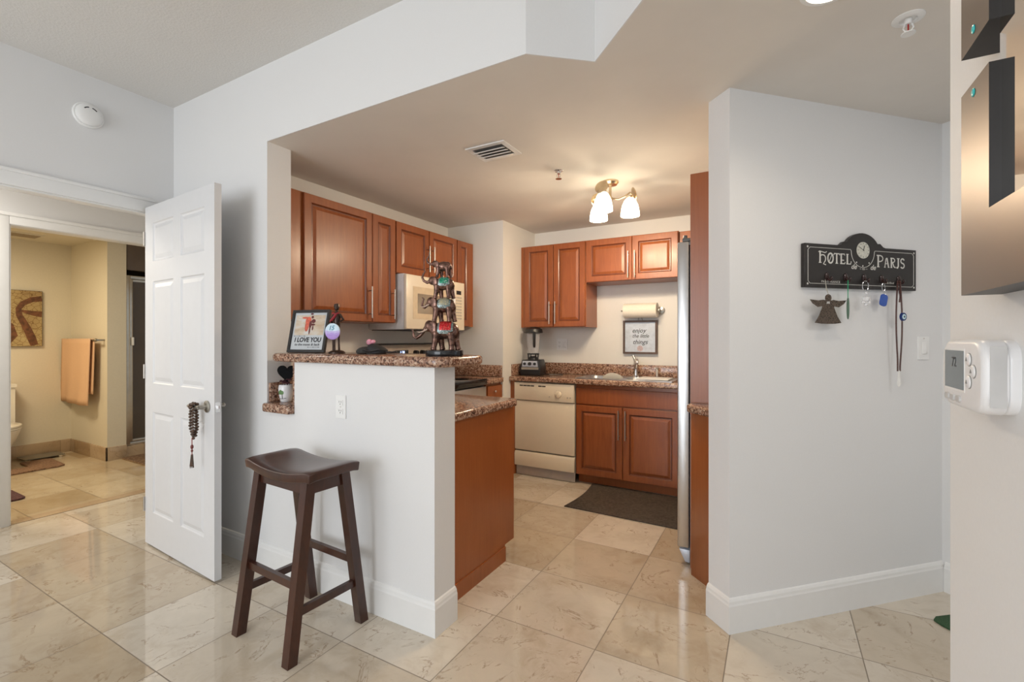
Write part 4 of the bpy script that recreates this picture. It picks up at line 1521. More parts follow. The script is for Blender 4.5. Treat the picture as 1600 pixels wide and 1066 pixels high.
nt_.links.new(r_.outputs[0], b_.inputs['Base Color'])
t = thing('round_badge', 'lilac and pale blue round badge leaning on the bronze figurine', 'badge', (-2.068, 1.708, 1.312), 18)
bm = bm_new()
lathe(bm, [(0.044, 0), (0.044, 0.003), (0.040, 0.006), (0.0, 0.007)], M=Matrix.Translation((0, 0, 0.044)) @ Matrix.Rotation(R(90), 4, 'X'), seg=36)
bd = obj('disc', bm, m_, t, smooth=True)
text('lettering', '15', 0.034, front(-0.005, -0.0074, 0.062), simple('teal_print', (0.10, 0.28, 0.38), 0.4), bd, 0.0003, 0.0008, 0.3)
bm = bm_new()
for k in range(3):
    tube(bm, [(-0.032 + i * 0.008, -0.0068, 0.026 + k * 0.009 + 0.002 * math.sin(i * 1.6 + k)) for i in range(9)], 0.0007, 6)
obj('wave_print', bm, simple('violet_print', (0.25, 0.18, 0.55), 0.4), bd)

# ------------------------------------------------------------ black cap on the bar
t = thing('black_cap', 'black folded cap with pink charm lying on the granite bar', 'cap', (-1.845, 1.80, 1.2375), 20)
bm = bm_new()
ellip(bm, (0.0, 0, 0.004), (0.056, 0.05, 0.050), seg=20)
for v in bm.verts:
    if v.co.z < 0.0:
        v.co.z = 0.0
    v.co.x += 0.012 * math.sin(v.co.z * 90)
obj('crown', bm, BLACKM, t, smooth=True)
bm = bm_new()
ellip(bm, (-0.058, 0.004, 0.010), (0.052, 0.05, 0.028), seg=18)
for v in bm.verts:
    if v.co.z < 0.001:
        v.co.z = 0.001
obj('brim', bm, simple('charcoal_cloth', (0.045, 0.042, 0.038), 0.8), t, smooth=True)
bm = bm_new()
tube(bm, [(0.05, -0.01, 0.012), (0.085, -0.012, 0.007), (0.12, -0.01, 0.012)], [0.006, 0.004, 0.006], 8)
tube(bm, [(-0.05, -0.045, 0.020), (-0.01, -0.056, 0.012), (0.04, -0.045, 0.022)], 0.005, 8)
obj('strap', bm, BLACK, t, smooth=True)
bm = bm_new()
ellip(bm, (-0.036, 0.0, 0.062), (0.017, 0.012, 0.016), seg=14)
ellip(bm, (-0.014, 0.0, 0.064), (0.012, 0.010, 0.011), seg=14)
obj('charm', bm, simple('pink_resin', (0.72, 0.30, 0.38), 0.3, var=0.3, nscale=90), t, smooth=True)


# ------------------------------------------------------------ elephant tower
def bake_remesh(o, vox, smooth=4):
    """turn overlapping blobs into one continuous surface"""
    m1 = o.modifiers.new('remesh', 'REMESH')
    m1.mode = 'VOXEL'
    m1.voxel_size = vox
    m2 = o.modifiers.new('smooth', 'SMOOTH')
    m2.factor = 0.5
    m2.iterations = smooth
    dg = bpy.context.evaluated_depsgraph_get()
    ev = o.evaluated_get(dg)
    me = bpy.data.meshes.new_from_object(ev)
    o.modifiers.clear()
    o.data = me
    for p in me.polygons:
        p.use_smooth = True
    return o


def elephant(parent, H, base_z, ox, trunk, cloth, trim, tusks=True, stride=0.0):
    """side-on elephant, head towards -x, feet at base_z, back at base_z + H"""
    def P(x, y, z):
        return (ox + x * H, y * H, base_z + z * H)
    bm = bm_new()
    ellip(bm, P(0.05, 0, 0.69), (0.44 * H, 0.25 * H, 0.30 * H), seg=20)
    ellip(bm, P(0.28, 0, 0.67), (0.25 * H, 0.23 * H, 0.30 * H), seg=18)
    ellip(bm, P(-0.22, 0, 0.70), (0.22 * H, 0.20 * H, 0.24 * H), seg=18)
    for x, y, f in ((-0.26, -0.12, -0.10 - stride), (-0.16, 0.12, 0.08), (0.26, -0.12, 0.03), (0.36, 0.12, 0.12)):
        tube(bm, [P(x, y, 0.62), P(x + f * 0.3, y, 0.35), P(x + f * 0.8, y, 0.12), P(x + f, y, 0.0)], [0.16 * H, 0.125 * H, 0.095 * H, 0.115 * H], 12)
    ellip(bm, P(-0.52, 0, 0.85), (0.18 * H, 0.16 * H, 0.21 * H), seg=16)
    tube(bm, [P(-0.22, 0, 0.76), P(-0.45, 0, 0.82)], [0.17 * H, 0.14 * H], 12)
    tube(bm, [P(x, 0, z) for x, z in trunk], [0.085 * H * (1 - 0.65 * i / (len(trunk) - 1)) for i in range(len(trunk))], 12)
    for s in (-1, 1):
        rot = Matrix.Rotation(R(20 * s), 3, 'Z') @ Matrix.Rotation(R(-8), 3, 'Y')
        ellip(bm, P(-0.38, s * 0.19, 0.80), (0.18 * H, 0.035 * H, 0.24 * H), rot=rot, seg=14)
    tube(bm, [P(0.47, 0, 0.78), P(0.54, 0, 0.6), P(0.50, 0, 0.40), P(0.50, 0, 0.33)], [0.03 * H, 0.02 * H, 0.016 * H, 0.03 * H], 8)
    e = obj('elephant', bm, EBZ, parent)
    bake_remesh(e, H * 0.026, 3)
    # saddle cloth: a bent sheet over the back
    def sheet(x0, x1, ang, rr, m, nm, th=0.012):
        b2 = bm_new()
        nx, na = 8, 16
        vo, vi = [], []
        for i in range(nx + 1):
            x = x0 + (x1 - x0) * i / nx
            prof = math.sqrt(max(0.02, 1 - ((x - 0.05) / 0.52) ** 2))
            ro, ri = [], []
            for k in range(na + 1):
                a = R(-ang + 2 * ang * k / na)
                for lst, ex in ((ro, rr + th), (ri, rr)):
                    lst.append(b2.verts.new(P(x, math.sin(a) * (0.255 * prof + ex), 0.69 + math.cos(a) * (0.305 * prof + ex))))
            vo.append(ro)
            vi.append(ri)
        for i in range(nx):
            for k in range(na):
                b2.faces.new((vo[i][k], vo[i][k + 1], vo[i + 1][k + 1], vo[i + 1][k]))
                b2.faces.new((vi[i][k], vi[i + 1][k], vi[i + 1][k + 1], vi[i][k + 1]))
            b2.faces.new((vo[i][0], vo[i + 1][0], vi[i + 1][0], vi[i][0]))
            b2.faces.new((vo[i][na], vi[i][na], vi[i + 1][na], vo[i + 1][na]))
        for k in range(na):
            b2.faces.new((vo[0][k], vi[0][k], vi[0][k + 1], vo[0][k + 1]))
            b2.faces.new((vo[nx][k], vo[nx][k + 1], vi[nx][k + 1], vi[nx][k]))
        bmesh.ops.recalc_face_normals(b2, faces=b2.faces)
        return obj(nm, b2, m, e, smooth=True)
    if trim:
        sheet(-0.20, 0.34, 112, 0.0, trim, 'cloth_border')
    if cloth:
        sheet(-0.13, 0.27, 88, 0.014, cloth, 'saddle_cloth', 0.014)
    if tusks:
        for s in (-1, 1):
            b2 = bm_new()
            tube(b2, [P(-0.58, s * 0.09, 0.74), P(-0.72, s * 0.12, 0.66), P(-0.86, s * 0.12, 0.63), P(-0.95, s * 0.11, 0.66)], [0.030 * H, 0.026 * H, 0.018 * H, 0.004 * H], 8)
            obj('tusk', b2, IVORY, e, smooth=True)
    return e


EBZ = simple('antiqued_bronze', (0.15, 0.080, 0.060), 0.25, 0.7, var=0.75, nscale=50)
IVORY = simple('ivory_resin', (0.55, 0.42, 0.34), 0.3)


def mosaic(name, c1, c2, c3=(0.25, 0.27, 0.26), sc=240):
    m, nt, b = mat_new(name)
    setp(b, c1, 0.25, 0.3)
    mp = coords(nt)
    v = nt.nodes.new('ShaderNodeTexVoronoi')
    v.inputs['Scale'].default_value = sc
    nt.links.new(mp.outputs[0], v.inputs['Vector'])
    sp = nt.nodes.new('ShaderNodeSeparateColor')
    nt.links.new(v.outputs['Color'], sp.inputs[0])
    r = ramp(nt, sp.outputs[0], [(0.0, c1), (0.45, c1), (0.5, c2), (0.8, c2), (0.85, c3)], 'CONSTANT')
    nt.links.new(r.outputs[0], b.inputs['Base Color'])
    return m


TEAL = mosaic('teal_beading', (0.16, 0.21, 0.21), (0.30, 0.36, 0.35), (0.10, 0.10, 0.09))
t = thing('elephant_figurine', 'tower of four bronze elephants with jewelled saddle cloths on the bar', 'figurine', (-1.348, 1.735, 1.2375), 27)
bm = bm_new()
pts = [(0.006 + 0.088 * math.cos(2 * math.pi * k / 40), 0.060 * math.sin(2 * math.pi * k / 40)) for k in range(40)]
prism(bm, pts, 0, 0.028)
obj('base', bm, simple('black_gloss', (0.01, 0.01, 0.012), 0.15), t, bevel=0.005)
z = 0.027
elephant(t, 0.132, z, 0.005, [(-0.60, 0.86), (-0.70, 0.70), (-0.84, 0.52), (-0.99, 0.42), (-1.08, 0.48), (-1.10, 0.62), (-1.14, 0.74)],
         mosaic('red_mosaic', (0.55, 0.01, 0.02), (0.65, 0.08, 0.06), (0.25, 0.02, 0.02)), TEAL)
z += 0.131
elephant(t, 0.110, z, 0.0, [(-0.60, 0.86), (-0.70, 0.70), (-0.80, 0.60), (-0.90, 0.66), (-0.88, 0.82), (-0.82, 0.98), (-0.92, 1.04)],
         mosaic('silver_mosaic', (0.34, 0.34, 0.26), (0.50, 0.44, 0.26), (0.18, 0.2, 0.2)), TEAL)
z += 0.109
elephant(t, 0.098, z, 0.0, [(-0.60, 0.84), (-0.76, 0.76), (-0.92, 0.84), (-1.00, 1.00), (-0.94, 1.18), (-0.86, 1.30), (-0.92, 1.40)],
         mosaic('green_mosaic', (0.01, 0.22, 0.12), (0.05, 0.38, 0.24), (0.4, 0.5, 0.45)), TEAL, tusks=False)
z += 0.097
elephant(t, 0.076, z, 0.0, [(-0.60, 0.86), (-0.78, 0.82), (-0.94, 0.92), (-1.02, 1.10), (-0.92, 1.26), (-0.84, 1.40), (-0.90, 1.56)], None, None, tusks=False)

# ------------------------------------------------------------ vase and heart in the niche
t = thing('flower_vase', 'small white vase with tree drawing and dark flowers in the niche', 'vase', (-2.452, 1.70, 0.9555), 20)
bm = bm_new()
lathe(bm, [(0.026, 0), (0.030, 0.004), (0.036, 0.035), (0.041, 0.075), (0.038, 0.092), (0.035, 0.098), (0.030, 0.098), (0.030, 0.06), (0.0, 0.05)], seg=28)
v_ = obj('vessel', bm, simple('white_ceramic', (0.80, 0.80, 0.82), 0.2, var=0.01), t, smooth=True)
bm = bm_new()
for k in range(3):
    ellip(bm, (-0.004 + 0.006 * (k - 1), -0.0385, 0.056 + 0.008 * (k % 2)), (0.010, 0.002, 0.012), seg=10)
obj('leaf_print', bm, simple('leaf_green_print', (0.12, 0.25, 0.08), 0.5, var=0.3), v_, smooth=True)
bm = bm_new()
tube(bm, [(0.001, -0.0355, 0.022), (0.002, -0.037, 0.040), (0.0, -0.039, 0.055)], 0.0016, 6)
tube(bm, [(-0.022, -0.030, 0.022), (0, -0.036, 0.020), (0.022, -0.030, 0.024)], 0.0012, 6)
obj('trunk_print', bm, INK, v_)
bm = bm_new()
for k in range(9):
    a = k * 2.4
    r_ = 0.010 + 0.018 * ((k * 5) % 7) / 7
    x_, y_, z_ = r_ * math.cos(a), r_ * math.sin(a), 0.108 + 0.022 * ((k * 3) % 5) / 5
    tube(bm, [(x_ * 0.4, y_ * 0.4, 0.06), (x_, y_, z_)], 0.0012, 5)
    for q in range(5):
        aa = q * 1.257 + k
        ellip(bm, (x_ + 0.006 * math.cos(aa), y_ + 0.006 * math.sin(aa), z_ + 0.003 * math.sin(q * 2)), (0.006, 0.006, 0.004), seg=8)
obj('flowers', bm, simple('dark_plum_petals', (0.06, 0.012, 0.02), 0.6, var=0.5, nscale=80), t, smooth=True)
bm = bm_new()
pts = []
for k in range(48):
    a = 2 * math.pi * k / 48
    pts.append((0.0038 * 16 * math.sin(a) ** 3, 0.165 + 0.0038 * (13 * math.cos(a) - 5 * math.cos(2 * a) - 2 * math.cos(3 * a) - math.cos(4 * a)) * 0.92))
prism(bm, pts, 0.006, 0.012, 'y')
hz_ = obj('heart', bm, simple('chalk_black', (0.008, 0.008, 0.009), 0.9, spec=0.1), t)
hz_['label'] = 'flat black heart pick'
bm = bm_new()
tube(bm, [(0, 0.009, 0.055), (0, 0.009, 0.115)], 0.002, 6)
obj('pick_stem', bm, FRAMEG, hz_)

# ------------------------------------------------------------ key rack on the angled wall
def on_wall(s, off=0.0):
    p = C0 + dA * s - dB * off
    return p


pc = on_wall(0.754, 0.001)
t = thing('key_rack', 'black wall key rack with clock face reading HOTEL de PARIS', 'key rack', (pc.x, pc.y, 1.56), 45)
RB = simple('rack_black', (0.016, 0.013, 0.012), 0.4, var=0.15)
RWH = simple('rack_white_print', (0.62, 0.61, 0.57), 0.5, var=0.08)
hw, hh = 0.355, 0.206
prof = [(-hw, 0), (hw, 0), (hw, hh), (0.150, hh), (0.135, hh + 0.004), (0.115, hh + 0.020)]
for k in range(0, 13):
    a = R(28 + (180 - 56) * k / 12)
    prof.append((0.108 * math.cos(a) * 1.02, hh - 0.024 + 0.090 * math.sin(a)))
prof += [(-0.115, hh + 0.020), (-0.135, hh + 0.004), (-0.150, hh), (-hw, hh)]
bm = bm_new()
prism(bm, prof, -0.022, 0, 'y')
bd = obj('board', bm, RB, t, bevel=0.0015, bseg=1)
bm = bm_new()


def line(bm, pts, r=0.0013, y=-0.0225):
    tube(bm, [(x, y, z) for x, z in pts], r, 6)


g = 0.018
line(bm, [(-0.078, hh - g), (-hw + g + 0.012, hh - g), (-hw + g, hh - g - 0.012), (-hw + g, g + 0.012), (-hw + g + 0.012, g), (hw - g - 0.012, g), (hw - g, g + 0.012), (hw - g, hh - g - 0.012), (hw - g - 0.012, hh - g), (0.078, hh - g)])
line(bm, [(0.074 * math.cos(R(a)), hh - 0.024 + 0.078 * math.sin(R(a))) for a in range(180, 361, 12)])
line(bm, [(-0.078, hh - g), (-0.074, hh - 0.024)])
line(bm, [(0.078, hh - g), (0.074, hh - 0.024)])
for sx in (-1, 1):
    for z_ in (g - 0.002, hh - g + 0.002):
        ellip(bm, (sx * (hw - g + 0.002), -0.0225, z_), (0.005, 0.0012, 0.005), seg=8)
for dx, z_ in ((-0.040, 0.128), (0.0, 0.112), (0.040, 0.128)):
    ellip(bm, (dx, -0.0225, z_), (0.004, 0.0012, 0.004), seg=8)
obj('border_line', bm, RWH, bd)


def arc(cx, cz, rx, rz, a0, a1, n=10):
    return [(cx + rx * math.cos(R(a0 + (a1 - a0) * k / n)), cz + rz * math.sin(R(a0 + (a1 - a0) * k / n))) for k in range(n + 1)]


GLY = {   # art-nouveau capitals: strokes as (width factor, points) in a box of width 1, height 1
    'H': (0.95, [(1.3, [(0.15, 0), (0.15, 1)]), (0.7, [(0.0, 0.0), (0.32, 0.0)]), (0.7, [(-0.05, 0.92), (0.1, 1.0), (0.75, 0.88), (0.95, 0.98)]), (0.9, [(0.15, 0.55), (0.35, 0.68)] + arc(0.5, 0.35, 0.32, 0.33, 100, -40, 8) + [(0.55, -0.1), (0.85, -0.18)])]),
    'O': (0.85, [(1.2, arc(0.45, 0.5, 0.38, 0.5, 0, 360, 20)), (0.6, [(0.25, 0.12), (0.65, 0.88)])]),
    'T': (0.85, [(1.2, [(0.42, 0), (0.42, 1)]), (0.9, [(0.0, 0.85), (0.05, 1.0), (0.8, 1.0), (0.85, 0.85)]), (0.7, [(0.25, 0), (0.6, 0)])]),
    'E': (0.78, [(1.3, [(0.15, 0), (0.15, 1)]), (0.8, [(0.0, 1.0), (0.62, 1.0), (0.66, 0.86)]), (0.8, [(0.15, 0.36), (0.55, 0.36)]), (0.8, [(0.0, 0), (0.66, 0.0), (0.72, 0.16)])]),
    'L': (0.78, [(1.3, [(0.2, 0), (0.2, 1)]), (0.7, [(0.05, 1.0), (0.38, 1.0)]), (0.8, [(0.05, 0), (0.7, 0.0), (0.76, 0.28)])]),
    'P': (0.85, [(1.4, [(0.15, 0), (0.15, 1)]), (0.9, [(-0.05, 1.0), (0.4, 1.0)] + arc(0.4, 0.74, 0.36, 0.26, 90, -90, 10) + [(0.15, 0.48)]), (0.7, [(0.0, 0), (0.32, 0)])]),
    'A': (0.95, [(0.8, [(0.12, 0), (0.3, 0.9), (0.45, 1.0)]), (1.3, [(0.45, 1.0), (0.72, 0.0)]), (0.7, [(0.18, 0.38), (0.62, 0.38)]), (0.7, [(0.0, 0), (0.24, 0)]), (0.7, [(0.6, 0), (0.86, 0)])]),
    'R': (0.88, [(1.3, [(0.15, 0), (0.15, 1)]), (0.9, [(0.0, 1.0), (0.38, 1.0)] + arc(0.38, 0.78, 0.3, 0.22, 90, -90, 8) + [(0.2, 0.56)]), (1.1, [(0.32, 0.56), (0.55, 0.1), (0.82, 0.0)]), (0.7, [(0.02, 0), (0.28, 0)])]),
    'I': (0.6, [(1.3, [(0.32, 1.0), (0.32, 0.15), (0.2, -0.02), (0.02, 0.04)]), (0.7, [(0.1, 1.0), (0.52, 1.0)])]),
    'S': (0.75, [(1.15, [(0.62, 0.84)] + arc(0.36, 0.76, 0.28, 0.24, 40, 250, 9) + arc(0.34, 0.25, 0.30, 0.26, 70, -150, 9))]),
}


def nouveau(word, x0, x1, z0, h0, h, parent):
    """engraved word between x0 and x1, first capital h0 tall and the rest h"""
    tot = sum(GLY[c][0] * (h0 if i == 0 else h) for i, c in enumerate(word))
    k = (x1 - x0) / tot
    bm_ = bm_new()
    x = x0
    for i, c in enumerate(word):
        w, strokes = GLY[c]
        hh_ = h0 if i == 0 else h
        for f, pts_ in strokes:
            P_ = [(x + px * hh_ * k * 0.92, -0.0226, z0 + pz * hh_) for px, pz in pts_]
            tube(bm_, P_, 0.0034 * f, 6)
        x += w * hh_ * k
    for v in bm_.verts:
        v.co.y = -0.0222 + (v.co.y + 0.0226) * 0.2
    return obj('lettering', bm_, RWH, parent)


nouveau('HOTEL', -0.272, -0.070, 0.118, 0.054, 0.046, bd)
nouveau('PARIS', 0.092, 0.280, 0.112, 0.056, 0.046, bd)
text('lettering', 'de', 0.036, front(-0.058, -0.0228, 0.106), RWH, bd, 0.0004, 0.0005, 0.3)
text('lettering', 'de', 0.036, front(0.064, -0.0228, 0.106), RWH, bd, 0.0004, 0.0005, 0.3)
text('lettering', '~ co ~', 0.018, front(0.004, -0.0228, 0.098), RWH, bd, 0.0003)
text('lettering', 'PARIS FRANCE', 0.015, front(-0.200, -0.0228, 0.028), RWH, bd, 0.0003, space=1.2)
text('lettering', 'Rue de Rivoli', 0.014, front(0.165, -0.0228, 0.034), RWH, bd, 0.0003, 0, 0.3)
bm = bm_new()
lathe(bm, [(0.040, 0.0), (0.040, 0.003), (0.0, 0.0032)], M=Matrix.Translation((0, -0.022, hh - 0.018)) @ Matrix.Rotation(R(90), 4, 'X'), seg=40)
ck = obj('clock_face', bm, simple('clock_cream', (0.60, 0.59, 0.52), 0.5, var=0.12, nscale=90), bd)
bm = bm_new()
for k in range(12):
    a = R(30 * k)
    box(bm, 0.033 * math.sin(a) - 0.0013, 0.033 * math.sin(a) + 0.0013, -0.0258, -0.0250, hh - 0.018 + 0.033 * math.cos(a) - 0.002, hh - 0.018 + 0.033 * math.cos(a) + 0.002)
tube(bm, [(0, -0.0262, hh - 0.018), (0.006, -0.0262, hh + 0.004)], 0.0013, 6)
tube(bm, [(0.004, -0.0265, hh - 0.020), (-0.026, -0.0265, hh - 0.004)], 0.0010, 6)
ellip(bm, (0, -0.026, hh - 0.018), (0.003, 0.001, 0.003), seg=8)
obj('clock_hands', bm, INK, ck)
HOOKM = simple('hook_lacquer', (0.03, 0.012, 0.011), 0.15)
HKX = [0.530, 0.645, 0.762, 0.876, 0.989]
for hx_ in HKX:
    x_ = hx_ - 0.754
    bm = bm_new()
    tube(bm, [(x_, -0.022, 0.056), (x_, -0.030, 0.044), (x_, -0.036, 0.033), (x_, -0.043, 0.032), (x_, -0.046, 0.040)], [0.006, 0.0055, 0.005, 0.0045, 0.005], 8)
    ellip(bm, (x_, -0.0240, 0.052), (0.014, 0.004, 0.021), seg=14)
    ellip(bm, (x_, -0.046, 0.043), (0.006, 0.006, 0.008), seg=12)
    obj('hook', bm, HOOKM, bd, smooth=True)


def hung(name, label, cat, s, zz, rot=45, off=0.041, group=None):
    p = on_wall(s, off)
    return thing(name, label, cat, (p.x, p.y, zz), rot, group)


# angel
t = hung('angel_ornament', 'dark filigree metal angel ornament hanging from the leftmost hook', 'ornament', 0.516, 1.392, off=0.040)
m_, nt_, b_ = mat_new('filigree_bronze')
setp(b_, (0.09, 0.07, 0.055), 0.45, 0.6)
mp_ = coords(nt_)
v_ = nt_.nodes.new('ShaderNodeTexVoronoi')
v_.inputs['Scale'].default_value = 150
nt_.links.new(mp_.outputs[0], v_.inputs['Vector'])
r_ = ramp(nt_, v_.outputs['Distance'], [(0.15, (0.015, 0.011, 0.009)), (0.55, (0.14, 0.105, 0.08))])
nt_.links.new(r_.outputs[0], b_.inputs['Base Color'])
bump(nt_, b_, v_.outputs['Distance'], 0.8, 0.002)
bm = bm_new()
prism(bm, [(-0.078, 0.0), (-0.04, -0.004), (0, -0.005), (0.04, -0.004), (0.078, 0.0), (0.055, 0.03), (0.035, 0.07), (0.030, 0.090), (-0.030, 0.090), (-0.035, 0.07), (-0.055, 0.03)], -0.004, 0.0, 'y')
b1 = obj('body', bm, m_, t)
for s in (-1, 1):
    bm = bm_new()
    p_ = [(s * 0.012, 0.092), (s * 0.035, 0.078), (s * 0.062, 0.074), (s * 0.092, 0.090), (s * 0.108, 0.108), (s * 0.060, 0.104), (s * 0.030, 0.108), (s * 0.010, 0.104)]
    prism(bm, p_, -0.005, -0.001, 'y')
    obj('wing', bm, m_, t)
bm = bm_new()
lathe(bm, [(0.017, 0), (0.017, 0.005), (0, 0.006)], M=Matrix.Translation((0, 0, 0.117)) @ Matrix.Rotation(R(90), 4, 'X'), seg=20)
obj('head', bm, m_, t)
bm = bm_new()
tube(bm, [(0, -0.002, 0.134), (-0.006, 0, 0.16), (-0.018, -0.002, 0.203), (-0.010, 0, 0.16), (0.001, -0.002, 0.134)], 0.0012, 6)
obj('hanging_cord', bm, simple('pale_cord', (0.45, 0.42, 0.36), 0.7), t)
# green ornament
t = hung('leaf_ornament', 'green oval wire leaf ornament on a bright green ribbon', 'ornament', 0.638, 1.410, rot=95, off=0.041)
GRN = simple('sage_green_metal', (0.14, 0.23, 0.17), 0.4, 0.2)
bm = bm_new()
for sc in (1.0, 0.55, 0.2):
    tube(bm, [(0.020 * sc * math.sin(R(a)), 0, 0.052 + 0.050 * (0.55 + 0.45 * sc) * math.cos(R(a))) for a in range(0, 360, 15)], 0.0022, 6, closed=True)
obj('loops', bm, GRN, t, smooth=True)
bm = bm_new()
beam(bm, (0, 0, 0.10), (0.002, -0.0, 0.186), 0.008, 0.002, up=Vector((0, 1, 0)))
obj('ribbon', bm, simple('bright_green_ribbon', (0.01, 0.38, 0.16), 0.6), t)
# crystal keyring
t = hung('crystal_keychain', 'clear crystal keychain with metal ring on the middle hook', 'keychain', 0.752, 1.475, off=0.040)
CRY, nt_, b_ = mat_new('clear_crystal')
setp(b_, (0.9, 0.9, 0.92), 0.05, 0, 0.8)
b_.inputs['Alpha'].default_value = 0.45
bm = bm_new()
for k, (x_, z_, r_) in enumerate(((0, 0.035, 0.018), (-0.016, 0.020, 0.010), (0.018, 0.018, 0.010), (0.0, 0.008, 0.009), (0.0, 0.064, 0.008))):
    bmesh.ops.create_icosphere(bm, subdivisions=1, radius=r_, matrix=Matrix.Translation((x_, 0, z_)))
obj('crystals', bm, CRY, t)
bm = bm_new()
tube(bm, [(-0.004 + 0.019 * math.sin(R(a)), 0, 0.098 + 0.024 * math.cos(R(a))) for a in range(0, 360, 20)], 0.002, 6, closed=True)
obj('ring', bm, CHROME, t, smooth=True)
# blue tag
t = hung('key_fob', 'blue plastic key fob hanging on the fourth hook', 'key fob', 0.860, 1.478, off=0.039)
bm = bm_new()
prism(bm, rounded(-0.021, 0.021, 0.0, 0.058, 0.014), -0.004, 0.004, 'y', M=Matrix.Rotation(R(14), 4, 'Y'))
obj('fob', bm, simple('blue_plastic', (0.035, 0.10, 0.42), 0.35), t, bevel=0.001, bseg=1)
bm = bm_new()
tube(bm, [(0.012 + 0.009 * math.sin(R(a)), 0, 0.066 + 0.012 * math.cos(R(a))) for a in range(0, 360, 30)], 0.0014, 6, closed=True)
tube(bm, [(0.006 + 0.010 * math.sin(R(a)), 0.001 * math.cos(R(a)), 0.092 + 0.020 * math.cos(R(a))) for a in range(0, 360, 30)], 0.0012, 6, closed=True)
obj('ring', bm, CHROME, t)
# beads with evil eye
t = hung('bead_necklace', 'long brown bead necklace with blue eye charm on the rightmost hook', 'necklace', 0.966, 1.060, off=0.041)
bm = bm_new()
path = []
for k in range(58):
    f = k / 57
    path.append((-0.006 - 0.010 * math.sin(math.pi * min(1, f * 1.15)), 0.002, 0.100 + 0.440 * (1 - f)))
for k in range(58):
    f = k / 57
    path.append((0.004 + 0.014 * math.sin(math.pi * min(1, f * 1.05)), -0.002, 0.100 + 0.440 * (1 - f)))
for p in path:
    ellip(bm, p, (0.0045, 0.0045, 0.0040), seg=8)
for k in range(12):
    ellip(bm, (0.012 + 0.002 * math.sin(k), 0.004, 0.53 - k * 0.008), (0.0045, 0.0045, 0.004), seg=8)
obj('beads', bm, simple('red_brown_bead', (0.085, 0.030, 0.022), 0.35, var=0.4, nscale=150), t, smooth=True)
bm = bm_new()
lathe(bm, [(0.021, 0), (0.020, 0.006), (0.0, 0.008)], M=Matrix.Translation((0.012, -0.008, 0.366)) @ Matrix.Rotation(R(90), 4, 'X'), seg=24)
ey = obj('eye_charm', bm, simple('cobalt_glass', (0.01, 0.03, 0.15), 0.1), t, smooth=True)
bm = bm_new()
lathe(bm, [(0.013, 0), (0.0, 0.0012)], M=Matrix.Translation((0.012, -0.0158, 0.366)) @ Matrix.Rotation(R(90), 4, 'X'), seg=20)
o1 = obj('eye_white', bm, simple('pale_blue_glass', (0.55, 0.75, 0.85), 0.1), ey)
bm = bm_new()
lathe(bm, [(0.005, 0), (0.0, 0.0008)], M=Matrix.Translation((0.012, -0.0172, 0.366)) @ Matrix.Rotation(R(90), 4, 'X'), seg=16)
obj('pupil', bm, INK, ey)
bm = bm_new()
for k in range(16):
    a = k * 2.4
    tube(bm, [(0.002 * math.cos(a), 0.002 * math.sin(a), 0.092), (0.007 * math.cos(a) * (0.5 + (k % 3) / 4), 0.007 * math.sin(a) * (0.5 + (k % 3) / 4), 0.020 + 0.004 * (k % 3))], [0.0022, 0.0018], 6)
ellip(bm, (0, 0, 0.094), (0.005, 0.005, 0.007), seg=8)
obj('tassel', bm, simple('white_thread', (0.78, 0.77, 0.74), 0.8), t)

# ------------------------------------------------------------ thermostat on the right wall
t = thing('thermostat', 'white wall thermostat with grey display on the near right wall', 'thermostat', (0.26, 0.876, 1.2215), -90)
TW = simple('thermostat_white', (0.80, 0.79, 0.79), 0.35, var=0.01)


def bulge(x0, x1, z0, z1, y0, y1, r, b=0.010, n=5):
    """soft-cornered pod whose outline shrinks as it comes forward; front at y1"""
    bm_ = bm_new()
    secs = []
    for k in range(n + 1):
        a = math.pi / 2 * k / n
        ins = b * (1 - math.cos(a))
        y_ = y0 + (y1 - y0) * (0.55 + 0.45 * math.sin(a)) if k else y0
        secs.append([bm_.verts.new((p[0], y_, p[1])) for p in rounded(x0 + ins, x1 - ins, z0 + ins, z1 - ins, r)])
    first = [bm_.verts.new((v.co.x, y0 + (y1 - y0) * 0.5, v.co.z)) for v in secs[0]]
    secs.insert(1, first)
    m = len(first)
    for a_, b2 in zip(secs[:-1], secs[1:]):
        for k in range(m):
            bm_.faces.new((a_[k], a_[(k + 1) % m], b2[(k + 1) % m], b2[k]))
    bm_.faces.new(secs[0][::-1])
    bm_.faces.new(secs[-1])
    bmesh.ops.recalc_face_normals(bm_, faces=bm_.faces)
    return bm_


